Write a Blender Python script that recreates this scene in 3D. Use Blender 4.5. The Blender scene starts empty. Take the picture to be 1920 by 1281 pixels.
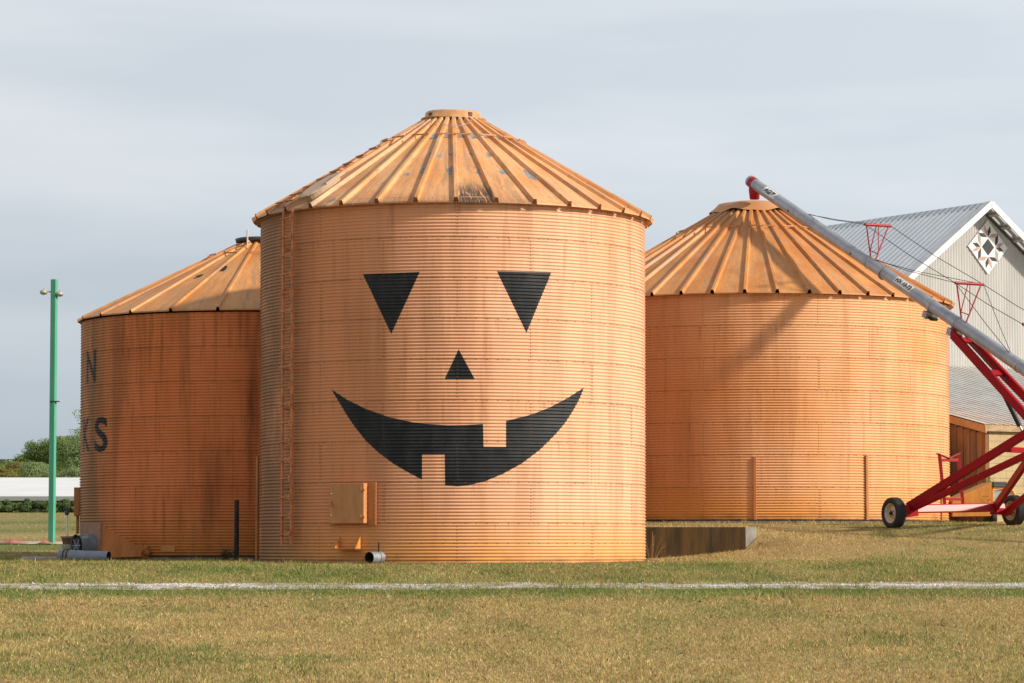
import bpy, bmesh, math, random
import numpy as np
from mathutils import Vector, Matrix
random.seed(7)
rng = np.random.default_rng(11)
scene = bpy.context.scene
col = scene.collection
PI = math.pi

# ------------------------------------------------------------------ camera
F, CX, CY, HY, CAMZ = 5766.0, 960.0, 640.5, 1025.0, 1.6      # focal length in photo pixels, picture centre, eye line
ALPHA = math.atan((HY - CY) / F)
CAM = Vector((0, 0, CAMZ))
cd = bpy.data.cameras.new('camera')
cam = bpy.data.objects.new('camera', cd); col.objects.link(cam)
cam.location = CAM; cam.rotation_euler = (PI / 2 + ALPHA, 0, 0)
cd.sensor_width = 36; cd.lens = 36 * F / 1920
cd.clip_start = 0.5; cd.clip_end = 4000
scene.camera = cam

# ------------------------------------------------------------------ sky, sun, exposure
SUN_AZ, SUN_EL = math.radians(70), math.radians(28)        # azimuth measured to the right of "behind the camera"
SDIR = Vector((math.sin(SUN_AZ) * math.cos(SUN_EL), -math.cos(SUN_AZ) * math.cos(SUN_EL), math.sin(SUN_EL)))
w = bpy.data.worlds.new('World'); scene.world = w; w.use_nodes = True
nt = w.node_tree; nt.nodes.clear()
def N(t, kind, **kw):
    n = t.nodes.new(kind)
    for k, v in kw.items(): setattr(n, k, v)
    return n
out = N(nt, 'ShaderNodeOutputWorld'); bg = N(nt, 'ShaderNodeBackground'); bg.inputs[1].default_value = 0.10
sky = N(nt, 'ShaderNodeTexSky', sky_type='NISHITA'); sky.sun_disc = False
sky.sun_elevation = SUN_EL; sky.sun_rotation = math.radians(110); sky.dust_density = 2.0
tc = N(nt, 'ShaderNodeTexCoord')
mp = N(nt, 'ShaderNodeMapping'); mp.inputs['Scale'].default_value = (2.2, 2.2, 13.0); mp.inputs['Rotation'].default_value = (0, 0.06, 0)
nz = N(nt, 'ShaderNodeTexNoise'); nz.inputs['Scale'].default_value = 1.7; nz.inputs['Detail'].default_value = 6; nz.inputs['Roughness'].default_value = 0.48
rp = N(nt, 'ShaderNodeValToRGB')
rp.color_ramp.elements[0].position = 0.36; rp.color_ramp.elements[0].color = (5.45, 5.92, 6.45, 1)
rp.color_ramp.elements[1].position = 0.64; rp.color_ramp.elements[1].color = (6.95, 7.2, 7.5, 1)
sep = N(nt, 'ShaderNodeSeparateXYZ')
mr = N(nt, 'ShaderNodeMapRange'); mr.inputs['From Min'].default_value = 0.0; mr.inputs['From Max'].default_value = 0.125
hz = N(nt, 'ShaderNodeMix', data_type='RGBA', blend_type='MULTIPLY'); hz.inputs[0].default_value = 1.0
hr = N(nt, 'ShaderNodeValToRGB')
hr.color_ramp.elements[0].color = (0.50, 0.585, 0.655, 1); hr.color_ramp.elements[1].color = (1, 1, 1, 1)
mx = N(nt, 'ShaderNodeMix', data_type='RGBA'); mx.inputs[0].default_value = 0.93
L = nt.links.new
L(tc.outputs['Generated'], mp.inputs[0]); L(mp.outputs[0], nz.inputs[0]); L(nz.outputs[0], rp.inputs[0])
L(tc.outputs['Generated'], sep.inputs[0]); L(sep.outputs[2], mr.inputs[0]); L(mr.outputs[0], hr.inputs[0])
zr_ = N(nt, 'ShaderNodeMapRange'); zr_.inputs[1].default_value = 0.35; zr_.inputs[2].default_value = 0.85; zr_.inputs[3].default_value = 1.0; zr_.inputs[4].default_value = 0.52  # sky dimmed overhead, out of view, to lower the ambient fill
hv = N(nt, 'ShaderNodeMix', data_type='RGBA', blend_type='MULTIPLY'); hv.inputs[0].default_value = 1.0
xr_ = N(nt, 'ShaderNodeMapRange'); xr_.inputs[1].default_value = -0.18; xr_.inputs[2].default_value = 0.12; xr_.inputs[3].default_value = 0.91; xr_.inputs[4].default_value = 1.0
zx = N(nt, 'ShaderNodeMath', operation='MULTIPLY'); L(sep.outputs[0], xr_.inputs[0]); L(zr_.outputs[0], zx.inputs[0]); L(xr_.outputs[0], zx.inputs[1])
L(sep.outputs[2], zr_.inputs[0]); L(hr.outputs[0], hv.inputs[6]); L(zx.outputs[0], hv.inputs[7])
L(rp.outputs[0], hz.inputs[6]); L(hv.outputs[2], hz.inputs[7])
L(sky.outputs[0], mx.inputs[6]); L(hz.outputs[2], mx.inputs[7]); L(mx.outputs[2], bg.inputs[0]); L(bg.outputs[0], out.inputs[0])
sl = bpy.data.lights.new('sun', 'SUN'); sl.energy = 4.1; sl.angle = math.radians(3.6); sl.color = (1, 0.91, 0.78)
so = bpy.data.objects.new('sun', sl); col.objects.link(so)
so.rotation_euler = (-SDIR).to_track_quat('-Z', 'Y').to_euler(); so.location = (40, -10, 40)
scene.view_settings.view_transform = 'Standard'; scene.view_settings.look = 'None'
scene.view_settings.exposure = 0.33; scene.view_settings.gamma = 1.0

# ------------------------------------------------------------------ picture <-> place
def ray(px, py):
    u, v = (px - CX) / F, (CY - py) / F
    return Vector((u, math.cos(ALPHA) - v * math.sin(ALPHA), math.sin(ALPHA) + v * math.cos(ALPHA)))
def P(px, py, Y):
    d = ray(px, py); return CAM + d * (Y / d.y)
def on_cyl(px, py, C, R):
    """where the sight line meets an upright cylinder: (angle from facing the camera, height)"""
    d = ray(px, py); ox, oy = -C[0], -C[1]
    a = d.x * d.x + d.y * d.y; b = ox * d.x + oy * d.y; c = ox * ox + oy * oy - R * R
    disc = max(b * b - a * c, 0.0)
    t = (-b - math.sqrt(disc)) / a
    p = CAM + d * t
    return math.atan2(p.x - C[0], -(p.y - C[1])), p.z

# ------------------------------------------------------------------ naming helpers
def tag(o, label=None, cat=None, group=None, kind=None):
    if label: o['label'] = label
    if cat: o['category'] = cat
    if group: o['group'] = group
    if kind: o['kind'] = kind
    return o
def thing(name, label, cat, loc=(0, 0, 0), rz=0, group=None):
    o = bpy.data.objects.new(name, None); col.objects.link(o)
    o.location = loc; o.rotation_euler = (0, 0, rz); o.empty_display_size = 0.3
    return tag(o, label, cat, group)

class MB:
    """collects simple shapes and links them as one mesh object"""
    def __init__(s): s.v = []; s.f = []; s.m = []; s.sm = []; s.uv = {}
    def add(s, vs, fs, mi=0, smooth=False, M=None):
        b = len(s.v)
        for p in vs:
            p = Vector(p); s.v.append(tuple(M @ p) if M is not None else tuple(p))
        for f in fs: s.f.append(tuple(b + i for i in f)); s.m.append(mi); s.sm.append(smooth)
        return s
    def box(s, c, size, M=None, mi=0, taper=1.0):
        x, y, z = [k / 2 for k in size]; cx, cy, cz = c
        vs = [(cx + sx * x * (taper if sz > 0 else 1), cy + sy * y * (taper if sz > 0 else 1), cz + sz * z) for sz in (-1, 1) for sx, sy in ((-1, -1), (1, -1), (1, 1), (-1, 1))]
        return s.add(vs, [(3, 2, 1, 0), (4, 5, 6, 7), (0, 1, 5, 4), (1, 2, 6, 5), (2, 3, 7, 6), (3, 0, 4, 7)], mi, False, M)
    def prism(s, pts, d0, d1, M=None, mi=0):
        """polygon in the x-z plane pushed from y=d0 to y=d1"""
        n = len(pts)
        vs = [(x, d0, z) for x, z in pts] + [(x, d1, z) for x, z in pts]
        fs = [tuple(range(n)), tuple(range(2 * n - 1, n - 1, -1))] + [(i, i + n, (i + 1) % n + n, (i + 1) % n) for i in range(n)]
        return s.add(vs, fs, mi, False, M)
    def beam(s, p0, p1, wd, ht, up=Vector((0, 0, 1)), mi=0):
        p0, p1 = Vector(p0), Vector(p1); d = (p1 - p0); ln = d.length; d.normalize()
        x = d.cross(up).normalized(); z = x.cross(d)
        M = Matrix((x, d, z)).transposed().to_4x4(); M.translation = (p0 + p1) / 2
        return s.box((0, 0, 0), (wd, ln, ht), M, mi)
    def tube(s, pts, r, n=12, cap=True, mi=0, smooth=True):
        pts = [Vector(p) for p in pts]; b = []; rr = r if isinstance(r, (list, tuple)) else [r] * len(pts)
        d0 = (pts[1] - pts[0]).normalized(); ref = Vector((0, 0, 1)) if abs(d0.z) < 0.95 else Vector((1, 0, 0))
        vs = []; fs = []
        for i, p in enumerate(pts):
            d = (pts[min(i + 1, len(pts) - 1)] - pts[max(i - 1, 0)]).normalized()
            x = d.cross(ref).normalized(); y = x.cross(d)
            vs += [p + (x * math.cos(2 * PI * k / n) + y * math.sin(2 * PI * k / n)) * rr[i] for k in range(n)]
        for i in range(len(pts) - 1):
            for k in range(n):
                k2 = (k + 1) % n; fs.append((i * n + k, i * n + k2, (i + 1) * n + k2, (i + 1) * n + k))
        s.add(vs, fs, mi, smooth)
        if cap:
            s.add(vs[:n], [tuple(range(n - 1, -1, -1))], mi); s.add(vs[-n:], [tuple(range(n))], mi)
        return s
    def lathe(s, prof, n=32, M=None, mi=0, smooth=True, wob=None):
        vs = []; fs = []
        for j, (r, z) in enumerate(prof):
            for k in range(n):
                a = 2 * PI * k / n; dr, dz = wob(j, a) if wob else (0, 0)
                vs.append(((r + dr) * math.cos(a), (r + dr) * math.sin(a), z + dz))
        for j in range(len(prof) - 1):
            for k in range(n):
                k2 = (k + 1) % n; fs.append((j * n + k, j * n + k2, (j + 1) * n + k2, (j + 1) * n + k))
        return s.add(vs, fs, mi, smooth, M)
    def build(s, name, mats, parent=None, loc=None, uv=None):
        me = bpy.data.meshes.new(name); me.from_pydata(s.v, [], s.f)
        for m in (mats if isinstance(mats, (list, tuple)) else [mats]): me.materials.append(m)
        me.polygons.foreach_set('material_index', s.m); me.polygons.foreach_set('use_smooth', s.sm)
        if uv is not None:
            ul = me.uv_layers.new(name='UVMap'); li = np.empty(len(me.loops), dtype=np.int32); me.loops.foreach_get('vertex_index', li)
            ul.data.foreach_set('uv', np.asarray(uv, dtype=np.float32)[li].ravel())
        me.update()
        o = bpy.data.objects.new(name, me); col.objects.link(o)
        if loc is not None: o.location = loc
        if parent: o.parent = parent
        return o
def world_part(mb, name, mats, root):
    """a part whose vertices were given in world coordinates"""
    inv = (Matrix.Translation(root.location) @ root.rotation_euler.to_matrix().to_4x4()).inverted()
    mb.v = [tuple(inv @ Vector(p)) for p in mb.v]
    return mb.build(name, mats, root)
def bevel(o, wd=0.01, seg=2):
    m = o.modifiers.new('bevel', 'BEVEL'); m.width = wd; m.segments = seg; m.limit_method = 'ANGLE'; return o

# ------------------------------------------------------------------ materials
def newmat(name):
    m = bpy.data.materials.new(name); m.use_nodes = True; t = m.node_tree
    b = t.nodes['Principled BSDF']; return m, t, b
def mat(name, c, rough=0.6, metal=0.0, c2=None, scale=4.0, stretch=(1, 1, 1), lo=0.4, hi=0.62, bump=0.0, bscale=None, detail=6, coord='Object', spec=0.4):
    m, t, b = newmat(name); b.inputs['Roughness'].default_value = rough; b.inputs['Metallic'].default_value = metal
    b.inputs['Specular IOR Level'].default_value = spec
    b.inputs['Base Color'].default_value = (*c, 1)
    if c2 is not None or bump:
        tcn = N(t, 'ShaderNodeTexCoord'); mpn = N(t, 'ShaderNodeMapping'); mpn.inputs['Scale'].default_value = stretch
        t.links.new(tcn.outputs[coord], mpn.inputs[0])
    if c2 is not None:
        n = N(t, 'ShaderNodeTexNoise'); n.inputs['Scale'].default_value = scale; n.inputs['Detail'].default_value = detail; n.inputs['Roughness'].default_value = 0.62
        r = N(t, 'ShaderNodeValToRGB'); r.color_ramp.elements[0].position = lo; r.color_ramp.elements[1].position = hi
        r.color_ramp.elements[0].color = (*c, 1); r.color_ramp.elements[1].color = (*c2, 1)
        t.links.new(mpn.outputs[0], n.inputs[0]); t.links.new(n.outputs[0], r.inputs[0]); t.links.new(r.outputs[0], b.inputs['Base Color'])
    if bump:
        n2 = N(t, 'ShaderNodeTexNoise'); n2.inputs['Scale'].default_value = bscale or scale * 4; n2.inputs['Detail'].default_value = 4
        bp = N(t, 'ShaderNodeBump'); bp.inputs['Strength'].default_value = bump; bp.inputs['Distance'].default_value = 0.02
        t.links.new(mpn.outputs[0], n2.inputs[0]); t.links.new(n2.outputs[0], bp.inputs['Height']); t.links.new(bp.outputs[0], b.inputs['Normal'])
    return m

class SB:
    """short way to write shader maths"""
    def __init__(s, t): s.t = t
    def lk(s, a, b):
        if isinstance(a, (int, float)): b.default_value = a
        else: s.t.links.new(a, b)
    def m(s, op, a, b=0.0, c=None):
        n = N(s.t, 'ShaderNodeMath', operation=op); s.lk(a, n.inputs[0]); s.lk(b, n.inputs[1])
        if c is not None: s.lk(c, n.inputs[2])
        return n.outputs[0]
    def noise(s, u, v, ku, kv, off=0.0, detail=5, rough=0.6):
        cx = N(s.t, 'ShaderNodeCombineXYZ'); s.lk(s.m('MULTIPLY', u, ku), cx.inputs[0]); s.lk(s.m('MULTIPLY', v, kv), cx.inputs[1]); cx.inputs[2].default_value = off
        n = N(s.t, 'ShaderNodeTexNoise'); n.inputs['Scale'].default_value = 1; n.inputs['Detail'].default_value = detail; n.inputs['Roughness'].default_value = rough
        s.t.links.new(cx.outputs[0], n.inputs[0]); return n.outputs[0]
    def ss(s, x, a, b):
        n = N(s.t, 'ShaderNodeMapRange', interpolation_type='SMOOTHSTEP'); s.lk(x, n.inputs[0]); n.inputs[1].default_value = a; n.inputs[2].default_value = b; return n.outputs[0]
    def mix(s, f, a, b):
        n = N(s.t, 'ShaderNodeMix', data_type='RGBA'); s.lk(f, n.inputs[0])
        for x, i in ((a, 6), (b, 7)):
            if isinstance(x, tuple): n.inputs[i].default_value = (*x, 1)
            else: s.t.links.new(x, n.inputs[i])
        return n.outputs[2]

def bin_paint(name, base, base2, low, stain, stain_amt, R, ring, seed, algae_shade=None, shade_tint=None, seamdark=(0.16, 0.06, 0.02)):
    """weathered orange paint on corrugated steel; u = arc length (0 faces the camera), v = height"""
    m, t, b = newmat(name); s = SB(t)
    uvn = N(t, 'ShaderNodeUVMap'); sp = N(t, 'ShaderNodeSeparateXYZ'); t.links.new(uvn.outputs[0], sp.inputs[0])
    u, v = sp.outputs[0], sp.outputs[1]
    c = s.mix(s.ss(s.noise(u, v, 0.35, 0.5, seed), 0.35, 0.68), base, base2)
    if shade_tint:  # redder tone of the shaded side, painted into the left of the wall
        u0, u1, uc, amt = shade_tint
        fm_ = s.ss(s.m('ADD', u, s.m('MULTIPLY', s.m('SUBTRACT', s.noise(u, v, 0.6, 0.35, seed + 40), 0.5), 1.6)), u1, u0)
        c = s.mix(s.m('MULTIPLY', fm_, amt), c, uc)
    streak = s.noise(u, v, 5.0, 0.35, seed + 3.1, 6, 0.65)
    wide = s.noise(u, v, 1.7, 0.16, seed + 50, 4, 0.6)
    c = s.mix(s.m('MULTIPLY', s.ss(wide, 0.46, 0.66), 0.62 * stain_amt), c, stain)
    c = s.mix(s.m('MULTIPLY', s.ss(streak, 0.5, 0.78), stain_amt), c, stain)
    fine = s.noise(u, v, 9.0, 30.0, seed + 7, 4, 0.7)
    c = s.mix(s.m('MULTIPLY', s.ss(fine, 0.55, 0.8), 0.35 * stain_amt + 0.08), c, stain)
    rf = s.m('FRACT', s.m('DIVIDE', v, ring))
    runs = s.m('MULTIPLY', s.ss(s.noise(u, v, 11.0, 0.5, seed + 70, 5, 0.6), 0.56, 0.7), s.ss(s.m('ADD', rf, s.m('MULTIPLY', s.noise(u, v, 5.0, 0.2, seed + 71), 0.9)), 0.85, 1.5))
    c = s.mix(s.m('MULTIPLY', runs, 0.5), c, stain)
    lowm = s.m('MULTIPLY', s.ss(s.m('ADD', v, s.m('MULTIPLY', s.noise(u, v, 0.8, 0.6, seed + 9), 1.2)), 1.9, 0.55), 0.8)
    c = s.mix(lowm, c, low)
    # splash-back dirt at the foot
    foot = s.m('MULTIPLY', s.ss(s.m('ADD', v, s.m('MULTIPLY', s.noise(u, v, 1.6, 2.0, seed + 12), 0.7)), 0.62, 0.22), s.ss(s.noise(u, v, 0.7, 0.5, seed + 5), 0.3, 0.55))
    c = s.mix(s.m('MULTIPLY', foot, 0.7), c, (0.15, 0.062, 0.022))
    if algae_shade:  # algae plus painted-in shade, darkening the wall towards its left edge
        u0, u1, ac, amt = algae_shade
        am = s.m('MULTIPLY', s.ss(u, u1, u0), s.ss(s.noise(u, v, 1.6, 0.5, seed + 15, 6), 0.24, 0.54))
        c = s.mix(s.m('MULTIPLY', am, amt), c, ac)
    # grime line where sheets lap, every ring
    rz = s.m('FRACT', s.m('DIVIDE', v, ring)); near = s.m('MINIMUM', rz, s.m('SUBTRACT', 1.0, rz))
    line = s.m('MULTIPLY', s.ss(near, 0.026, 0.008), s.m('ADD', 0.12, s.m('MULTIPLY', s.ss(s.noise(u, v, 3, 1, seed + 20), 0.35, 0.65), 0.38)))
    c = s.mix(line, c, seamdark)
    t.links.new(c, b.inputs['Base Color'])
    b.inputs['Roughness'].default_value = 0.5; b.inputs['Specular IOR Level'].default_value = 0.35
    bp = N(t, 'ShaderNodeBump'); bp.inputs['Strength'].default_value = 0.25; bp.inputs['Distance'].default_value = 0.01
    t.links.new(s.noise(u, v, 2.5, 6.0, seed + 30), bp.inputs['Height']); t.links.new(bp.outputs[0], b.inputs['Normal'])
    return m

def roof_paint(name, base, base2, worn, seed, mould=None):
    """u = arc length at the eave, v = distance up the slope"""
    m, t, b = newmat(name); s = SB(t)
    uvn = N(t, 'ShaderNodeUVMap'); sp = N(t, 'ShaderNodeSeparateXYZ'); t.links.new(uvn.outputs[0], sp.inputs[0])
    u, v = sp.outputs[0], sp.outputs[1]
    c = s.mix(s.ss(s.noise(u, v, 0.9, 0.7, seed), 0.38, 0.64), base, base2)
    c = s.mix(s.m('MULTIPLY', s.ss(s.noise(u, v, 6.0, 0.7, seed + 2, 6, 0.65), 0.44, 0.66), 0.85), c, worn)
    c = s.mix(s.m('MULTIPLY', s.ss(s.noise(u, v, 2.6, 0.45, seed + 60, 6, 0.7), 0.52, 0.68), 0.6), c, (0.33, 0.16, 0.065))
    c = s.mix(s.m('MULTIPLY', s.ss(s.noise(u, v, 16, 5, seed + 4, 5, 0.7), 0.53, 0.7), 0.55), c, (0.2, 0.11, 0.055))
    if mould:
        for (ua, ub, vb, amt) in mould:
            win = s.m('MULTIPLY', s.ss(u, ua - 0.05, ua + 0.1), s.ss(u, ub + 0.05, ub - 0.1))
            hgt = s.ss(s.m('ADD', v, s.m('MULTIPLY', s.noise(u, v, 9, 0.5, seed + 6), 0.7)), vb + 0.6, vb - 0.3)
            st = s.ss(s.noise(u, v, 26, 2.0, seed + 8, 6, 0.7), 0.36, 0.52)
            c = s.mix(s.m('MULTIPLY', s.m('MULTIPLY', win, hgt), s.m('MULTIPLY', st, amt)), c, (0.035, 0.03, 0.03))
    t.links.new(c, b.inputs['Base Color']); b.inputs['Roughness'].default_value = 0.5; b.inputs['Specular IOR Level'].default_value = 0.35
    bp = N(t, 'ShaderNodeBump'); bp.inputs['Strength'].default_value = 0.3; bp.inputs['Distance'].default_value = 0.012
    t.links.new(s.noise(u, v, 2.2, 1.2, seed + 11), bp.inputs['Height']); t.links.new(bp.outputs[0], b.inputs['Normal'])
    return m

M_orange = mat('orange_paint', (0.62, 0.25, 0.075), 0.5, 0, (0.5, 0.2, 0.07), 6)
M_ladder = mat('ladder_paint', (0.60, 0.22, 0.075), 0.5, 0, (0.40, 0.13, 0.045), 8)
M_orange_dull = mat('dull_orange_paint', (0.50, 0.19, 0.06), 0.55, 0, (0.36, 0.14, 0.045), 5, (1, 1, 0.3))
M_yellow_orange = mat('yellow_orange_paint', (0.66, 0.29, 0.05), 0.5, 0, (0.52, 0.2, 0.05), 5, (1, 1, 0.4))
M_black_paint = mat('black_paint', (0.014, 0.015, 0.018), 0.5, 0, (0.03, 0.031, 0.035), 3, (1, 1, 0.5), spec=0.3)
M_galv = mat('galvanised_steel', (0.34, 0.36, 0.39), 0.42, 0.55, (0.44, 0.46, 0.48), 9, bump=0.05)
M_tube = mat('galvanised_tube', (0.33, 0.35, 0.385), 0.45, 0.45, (0.42, 0.44, 0.47), 3, bump=0.03)
M_bare = mat('bare_metal', (0.30, 0.315, 0.33), 0.55, 0.0, (0.17, 0.17, 0.17), 12)
M_dark = mat('dark_gap', (0.02, 0.018, 0.017), 0.8)
M_rust = mat('rust_dark', (0.16, 0.06, 0.03), 0.7, 0, (0.08, 0.03, 0.02), 12)
M_red = mat('red_paint', (0.34, 0.004, 0.010), 0.5, 0, (0.29, 0.004, 0.010), 3, spec=0.15)
M_axle = mat('glossy_red', (0.40, 0.02, 0.025), 0.41, 0, (0.36, 0.02, 0.024), 3, spec=0.42)
M_red2 = mat('red_paint_bright', (0.38, 0.018, 0.022), 0.4, 0, (0.32, 0.014, 0.018), 4, spec=0.3)
M_steelbright = mat('bright_rod', (0.7, 0.72, 0.75), 0.2, 0.9)
M_rubber = mat('rubber', (0.022, 0.022, 0.023), 0.75, 0, (0.04, 0.038, 0.035), 18, bump=0.15)
M_rim = mat('cream_rim', (0.66, 0.58, 0.44), 0.5, 0, (0.5, 0.42, 0.3), 14)
M_concrete = mat('concrete', (0.33, 0.31, 0.28), 0.85, 0, (0.22, 0.2, 0.175), 5, bump=0.3)
M_found = mat('dirty_footing', (0.17, 0.15, 0.125), 0.9, 0, (0.07, 0.06, 0.05), 3.5, bump=0.6, bscale=20)
M_conc_stain = mat('stained_concrete', (0.10, 0.056, 0.014), 0.85, 0, (0.035, 0.022, 0.008), 2.2, (1.6, 1.6, 0.25), bump=0.3, bscale=16)
M_black = mat('black_plastic', (0.02, 0.02, 0.022), 0.5)
M_white = mat('white_paint', (0.78, 0.78, 0.76), 0.5, 0, (0.68, 0.67, 0.65), 3)
M_cable = mat('steel_cable', (0.06, 0.06, 0.065), 0.5, 0.3)
M_bolt = mat('painted_bolt', (0.26, 0.10, 0.04), 0.6, 0, (0.16, 0.06, 0.025), 3)
M_foam = mat('spray_foam', (0.55, 0.22, 0.05), 0.8, 0, (0.4, 0.14, 0.03), 14, bump=0.6)
M_fan = mat('fan_grey', (0.24, 0.27, 0.31), 0.4, 0.2, (0.16, 0.18, 0.2), 7)
M_pvc = mat('grey_pvc', (0.28, 0.31, 0.36), 0.45, 0, (0.22, 0.24, 0.28), 4)

def chip_paint():
    t = M_black_paint.node_tree; b = t.nodes['Principled BSDF']; s = SB(t); src = b.inputs['Base Color'].links[0].from_socket
    g = N(t, 'ShaderNodeNewGeometry'); n = N(t, 'ShaderNodeTexNoise'); n.inputs['Scale'].default_value = 9; n.inputs['Detail'].default_value = 8; n.inputs['Roughness'].default_value = 0.75
    t.links.new(g.outputs['Position'], n.inputs[0])
    c = s.mix(s.m('MULTIPLY', s.ss(n.outputs[0], 0.66, 0.74), 0.7), src, (0.30, 0.15, 0.08)); t.links.new(c, b.inputs['Base Color'])
chip_paint()
# ------------------------------------------------------------------ value noise for ground and grass
_tab = rng.random((256, 256))
def vnoise(x, y):
    x = np.asarray(x, float); y = np.asarray(y, float); xi = np.floor(x).astype(int); yi = np.floor(y).astype(int)
    fx = x - xi; fy = y - yi; fx = fx * fx * (3 - 2 * fx); fy = fy * fy * (3 - 2 * fy)
    a = _tab[xi & 255, yi & 255]; b_ = _tab[(xi + 1) & 255, yi & 255]; c = _tab[xi & 255, (yi + 1) & 255]; d = _tab[(xi + 1) & 255, (yi + 1) & 255]
    return (a * (1 - fx) + b_ * fx) * (1 - fy) + (c * (1 - fx) + d * fx) * fy
def fbm(x, y, o=4):
    s = 0; a = 0.5; k = 1.0
    for i in range(o): s = s + a * vnoise(x * k + 17.3 * i, y * k + 9.1 * i); a *= 0.5; k *= 2.03
    return s / (1 - 0.5 ** o)
def sstep(a, b, x):
    t = np.clip((np.asarray(x, float) - a) / (b - a), 0, 1); return t * t * (3 - 2 * t)

LP = np.array([(-80, -.3), (10, -.25), (30, -.17), (38, -.06), (44, .28), (52, .78), (60, 1.25), (64, 1.29), (72, 1.32), (79, 1.45), (86, 1.72), (128, 2.95), (140, 3.12), (165, 3.8), (260, 4.7), (500, 6.5), (3000, 9)])
RP = np.array([(-80, -.3), (10, -.25), (30, -.17), (38, -.06), (44, .28), (52, .78), (60, 1.25), (66, 1.6), (70, 1.84), (74, 2.06), (77, 2.2), (84, 2.25), (110, 2.3), (160, 3.4), (260, 4.6), (500, 6.5), (3000, 9)])
WALL_Y = 69.0
def ground(x, y):
    x = np.asarray(x, float); y = np.asarray(y, float)
    def prof(T):
        return (np.interp(y, T[:, 0], T[:, 1]) * 2 + np.interp(y - 1.2, T[:, 0], T[:, 1]) + np.interp(y + 1.2, T[:, 0], T[:, 1])) / 4
    zl, zr = prof(LP), prof(RP)
    near = sstep(2.5, 8.0, x); far = sstep(-3.4, -0.6, x)
    wd_ = 0.02 + 8.0 * sstep(5.5, 7.2, x); tt = sstep(0, 1, (y - (WALL_Y + 0.12 - wd_)) / wd_)
    wgt = near * (1 - tt) + np.maximum(far, 0) * tt
    z = zl * (1 - wgt) + zr * wgt
    z = z + tt * np.where(y > WALL_Y - 6, 0.19 * sstep(-0.6, 0.5, x) * (1 - sstep(5.1, 6.6, x)) * (1 - sstep(70, 75.5, y)), 0)
    z = z + (fbm(x * 0.5, y * 0.5, 3) - 0.5) * 0.05
    return z
def gz(x, y): return float(ground(np.array([x]), np.array([y]))[0])

def greenness(x, y):
    """0 = straw, 1 = green"""
    n = fbm(x * 0.55 + 5, y * 0.22, 4); n2 = fbm(x * 1.9, y * 0.9 + 40, 3)
    g = 0.05 + 0.50 * sstep(0.40, 0.80, n * 0.5 + n2 * 0.5)
    pathy = 54.3 + 0.004 * x
    band = sstep(50.6, 52.3, y + (n2 - .5) * 1.5) * (1 - sstep(60.5, 63.0, y))
    g = g + 0.40 * band * (0.5 + n)
    g = g + 0.35 * (1 - sstep(0.3, 1.3, np.abs(y - (pathy - 1.4))))
    mid = sstep(60, 62, y) * (1 - sstep(78, 82, y))
    g = g + 0.35 * mid * n2 * sstep(6, 9, x)
    mound = np.exp(-(((x - 6.3) / 1.7) ** 2 + ((y - 69.5) / 4.5) ** 2))
    g = g - 0.75 * mound
    g = g + 0.25 * (1 - sstep(-9, -5, x)) * sstep(60, 62, y) * (1 - sstep(70, 80, y))
    g = np.where(y > 80, 0.42 + 0.5 * sstep(.40, .6, fbm(x * 0.15, y * 0.11 + 3, 3)) - .35 * np.exp(-((y - 92) / 4) ** 2), g)
    return np.clip(g, 0, 1)
STRAW = np.array([(0.60, 0.44, 0.185), (0.46, 0.33, 0.135), (0.72, 0.55, 0.26), (0.36, 0.24, 0.10)])
GREEN = np.array([(0.17, 0.225, 0.06), (0.26, 0.29, 0.08), (0.11, 0.165, 0.05), (0.36, 0.35, 0.105)])

def vc_mat(name, rough=0.85, trans=0.0, bump=0.0):
    m, t, b = newmat(name); a = N(t, 'ShaderNodeAttribute'); a.attribute_name = 'Col'
    t.links.new(a.outputs['Color'], b.inputs['Base Color']); b.inputs['Roughness'].default_value = rough; b.inputs['Specular IOR Level'].default_value = 0.15
    if bump:
        tcn = N(t, 'ShaderNodeTexCoord'); n = N(t, 'ShaderNodeTexNoise'); n.inputs['Scale'].default_value = 14; n.inputs['Detail'].default_value = 8
        bp = N(t, 'ShaderNodeBump'); bp.inputs['Strength'].default_value = bump; bp.inputs['Distance'].default_value = 0.05
        t.links.new(tcn.outputs['Object'], n.inputs[0]); t.links.new(n.outputs[0], bp.inputs['Height']); t.links.new(bp.outputs[0], b.inputs['Normal'])
        mixn = N(t, 'ShaderNodeMix', data_type='RGBA', blend_type='MULTIPLY'); mixn.inputs[0].default_value = 0.6
        n3 = N(t, 'ShaderNodeTexNoise'); n3.inputs['Scale'].default_value = 6; n3.inputs['Detail'].default_value = 9; n3.inputs['Roughness'].default_value = 0.75
        r = N(t, 'ShaderNodeValToRGB'); r.color_ramp.elements[0].position = 0.35; r.color_ramp.elements[1].position = 0.65; r.color_ramp.elements[0].color = (0.45, 0.45, 0.45, 1)
        t.links.new(tcn.outputs['Object'], n3.inputs[0]); t.links.new(n3.outputs[0], r.inputs[0])
        t.links.new(a.outputs['Color'], mixn.inputs[6]); t.links.new(r.outputs[0], mixn.inputs[7]); t.links.new(mixn.outputs[2], b.inputs['Base Color'])
    if trans:
        tr = N(t, 'ShaderNodeBsdfTranslucent'); ms = N(t, 'ShaderNodeMixShader'); ms.inputs[0].default_value = trans
        o = t.nodes['Material Output']; t.links.new(a.outputs['Color'], tr.inputs[0])
        t.links.new(b.outputs[0], ms.inputs[1]); t.links.new(tr.outputs[0], ms.inputs[2]); t.links.new(ms.outputs[0], o.inputs[0])
    return m
M_soil = vc_mat('turf_soil', 0.95, 0, 0.6)
M_blade = vc_mat('grass_blade', 0.8, 0.3)

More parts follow.
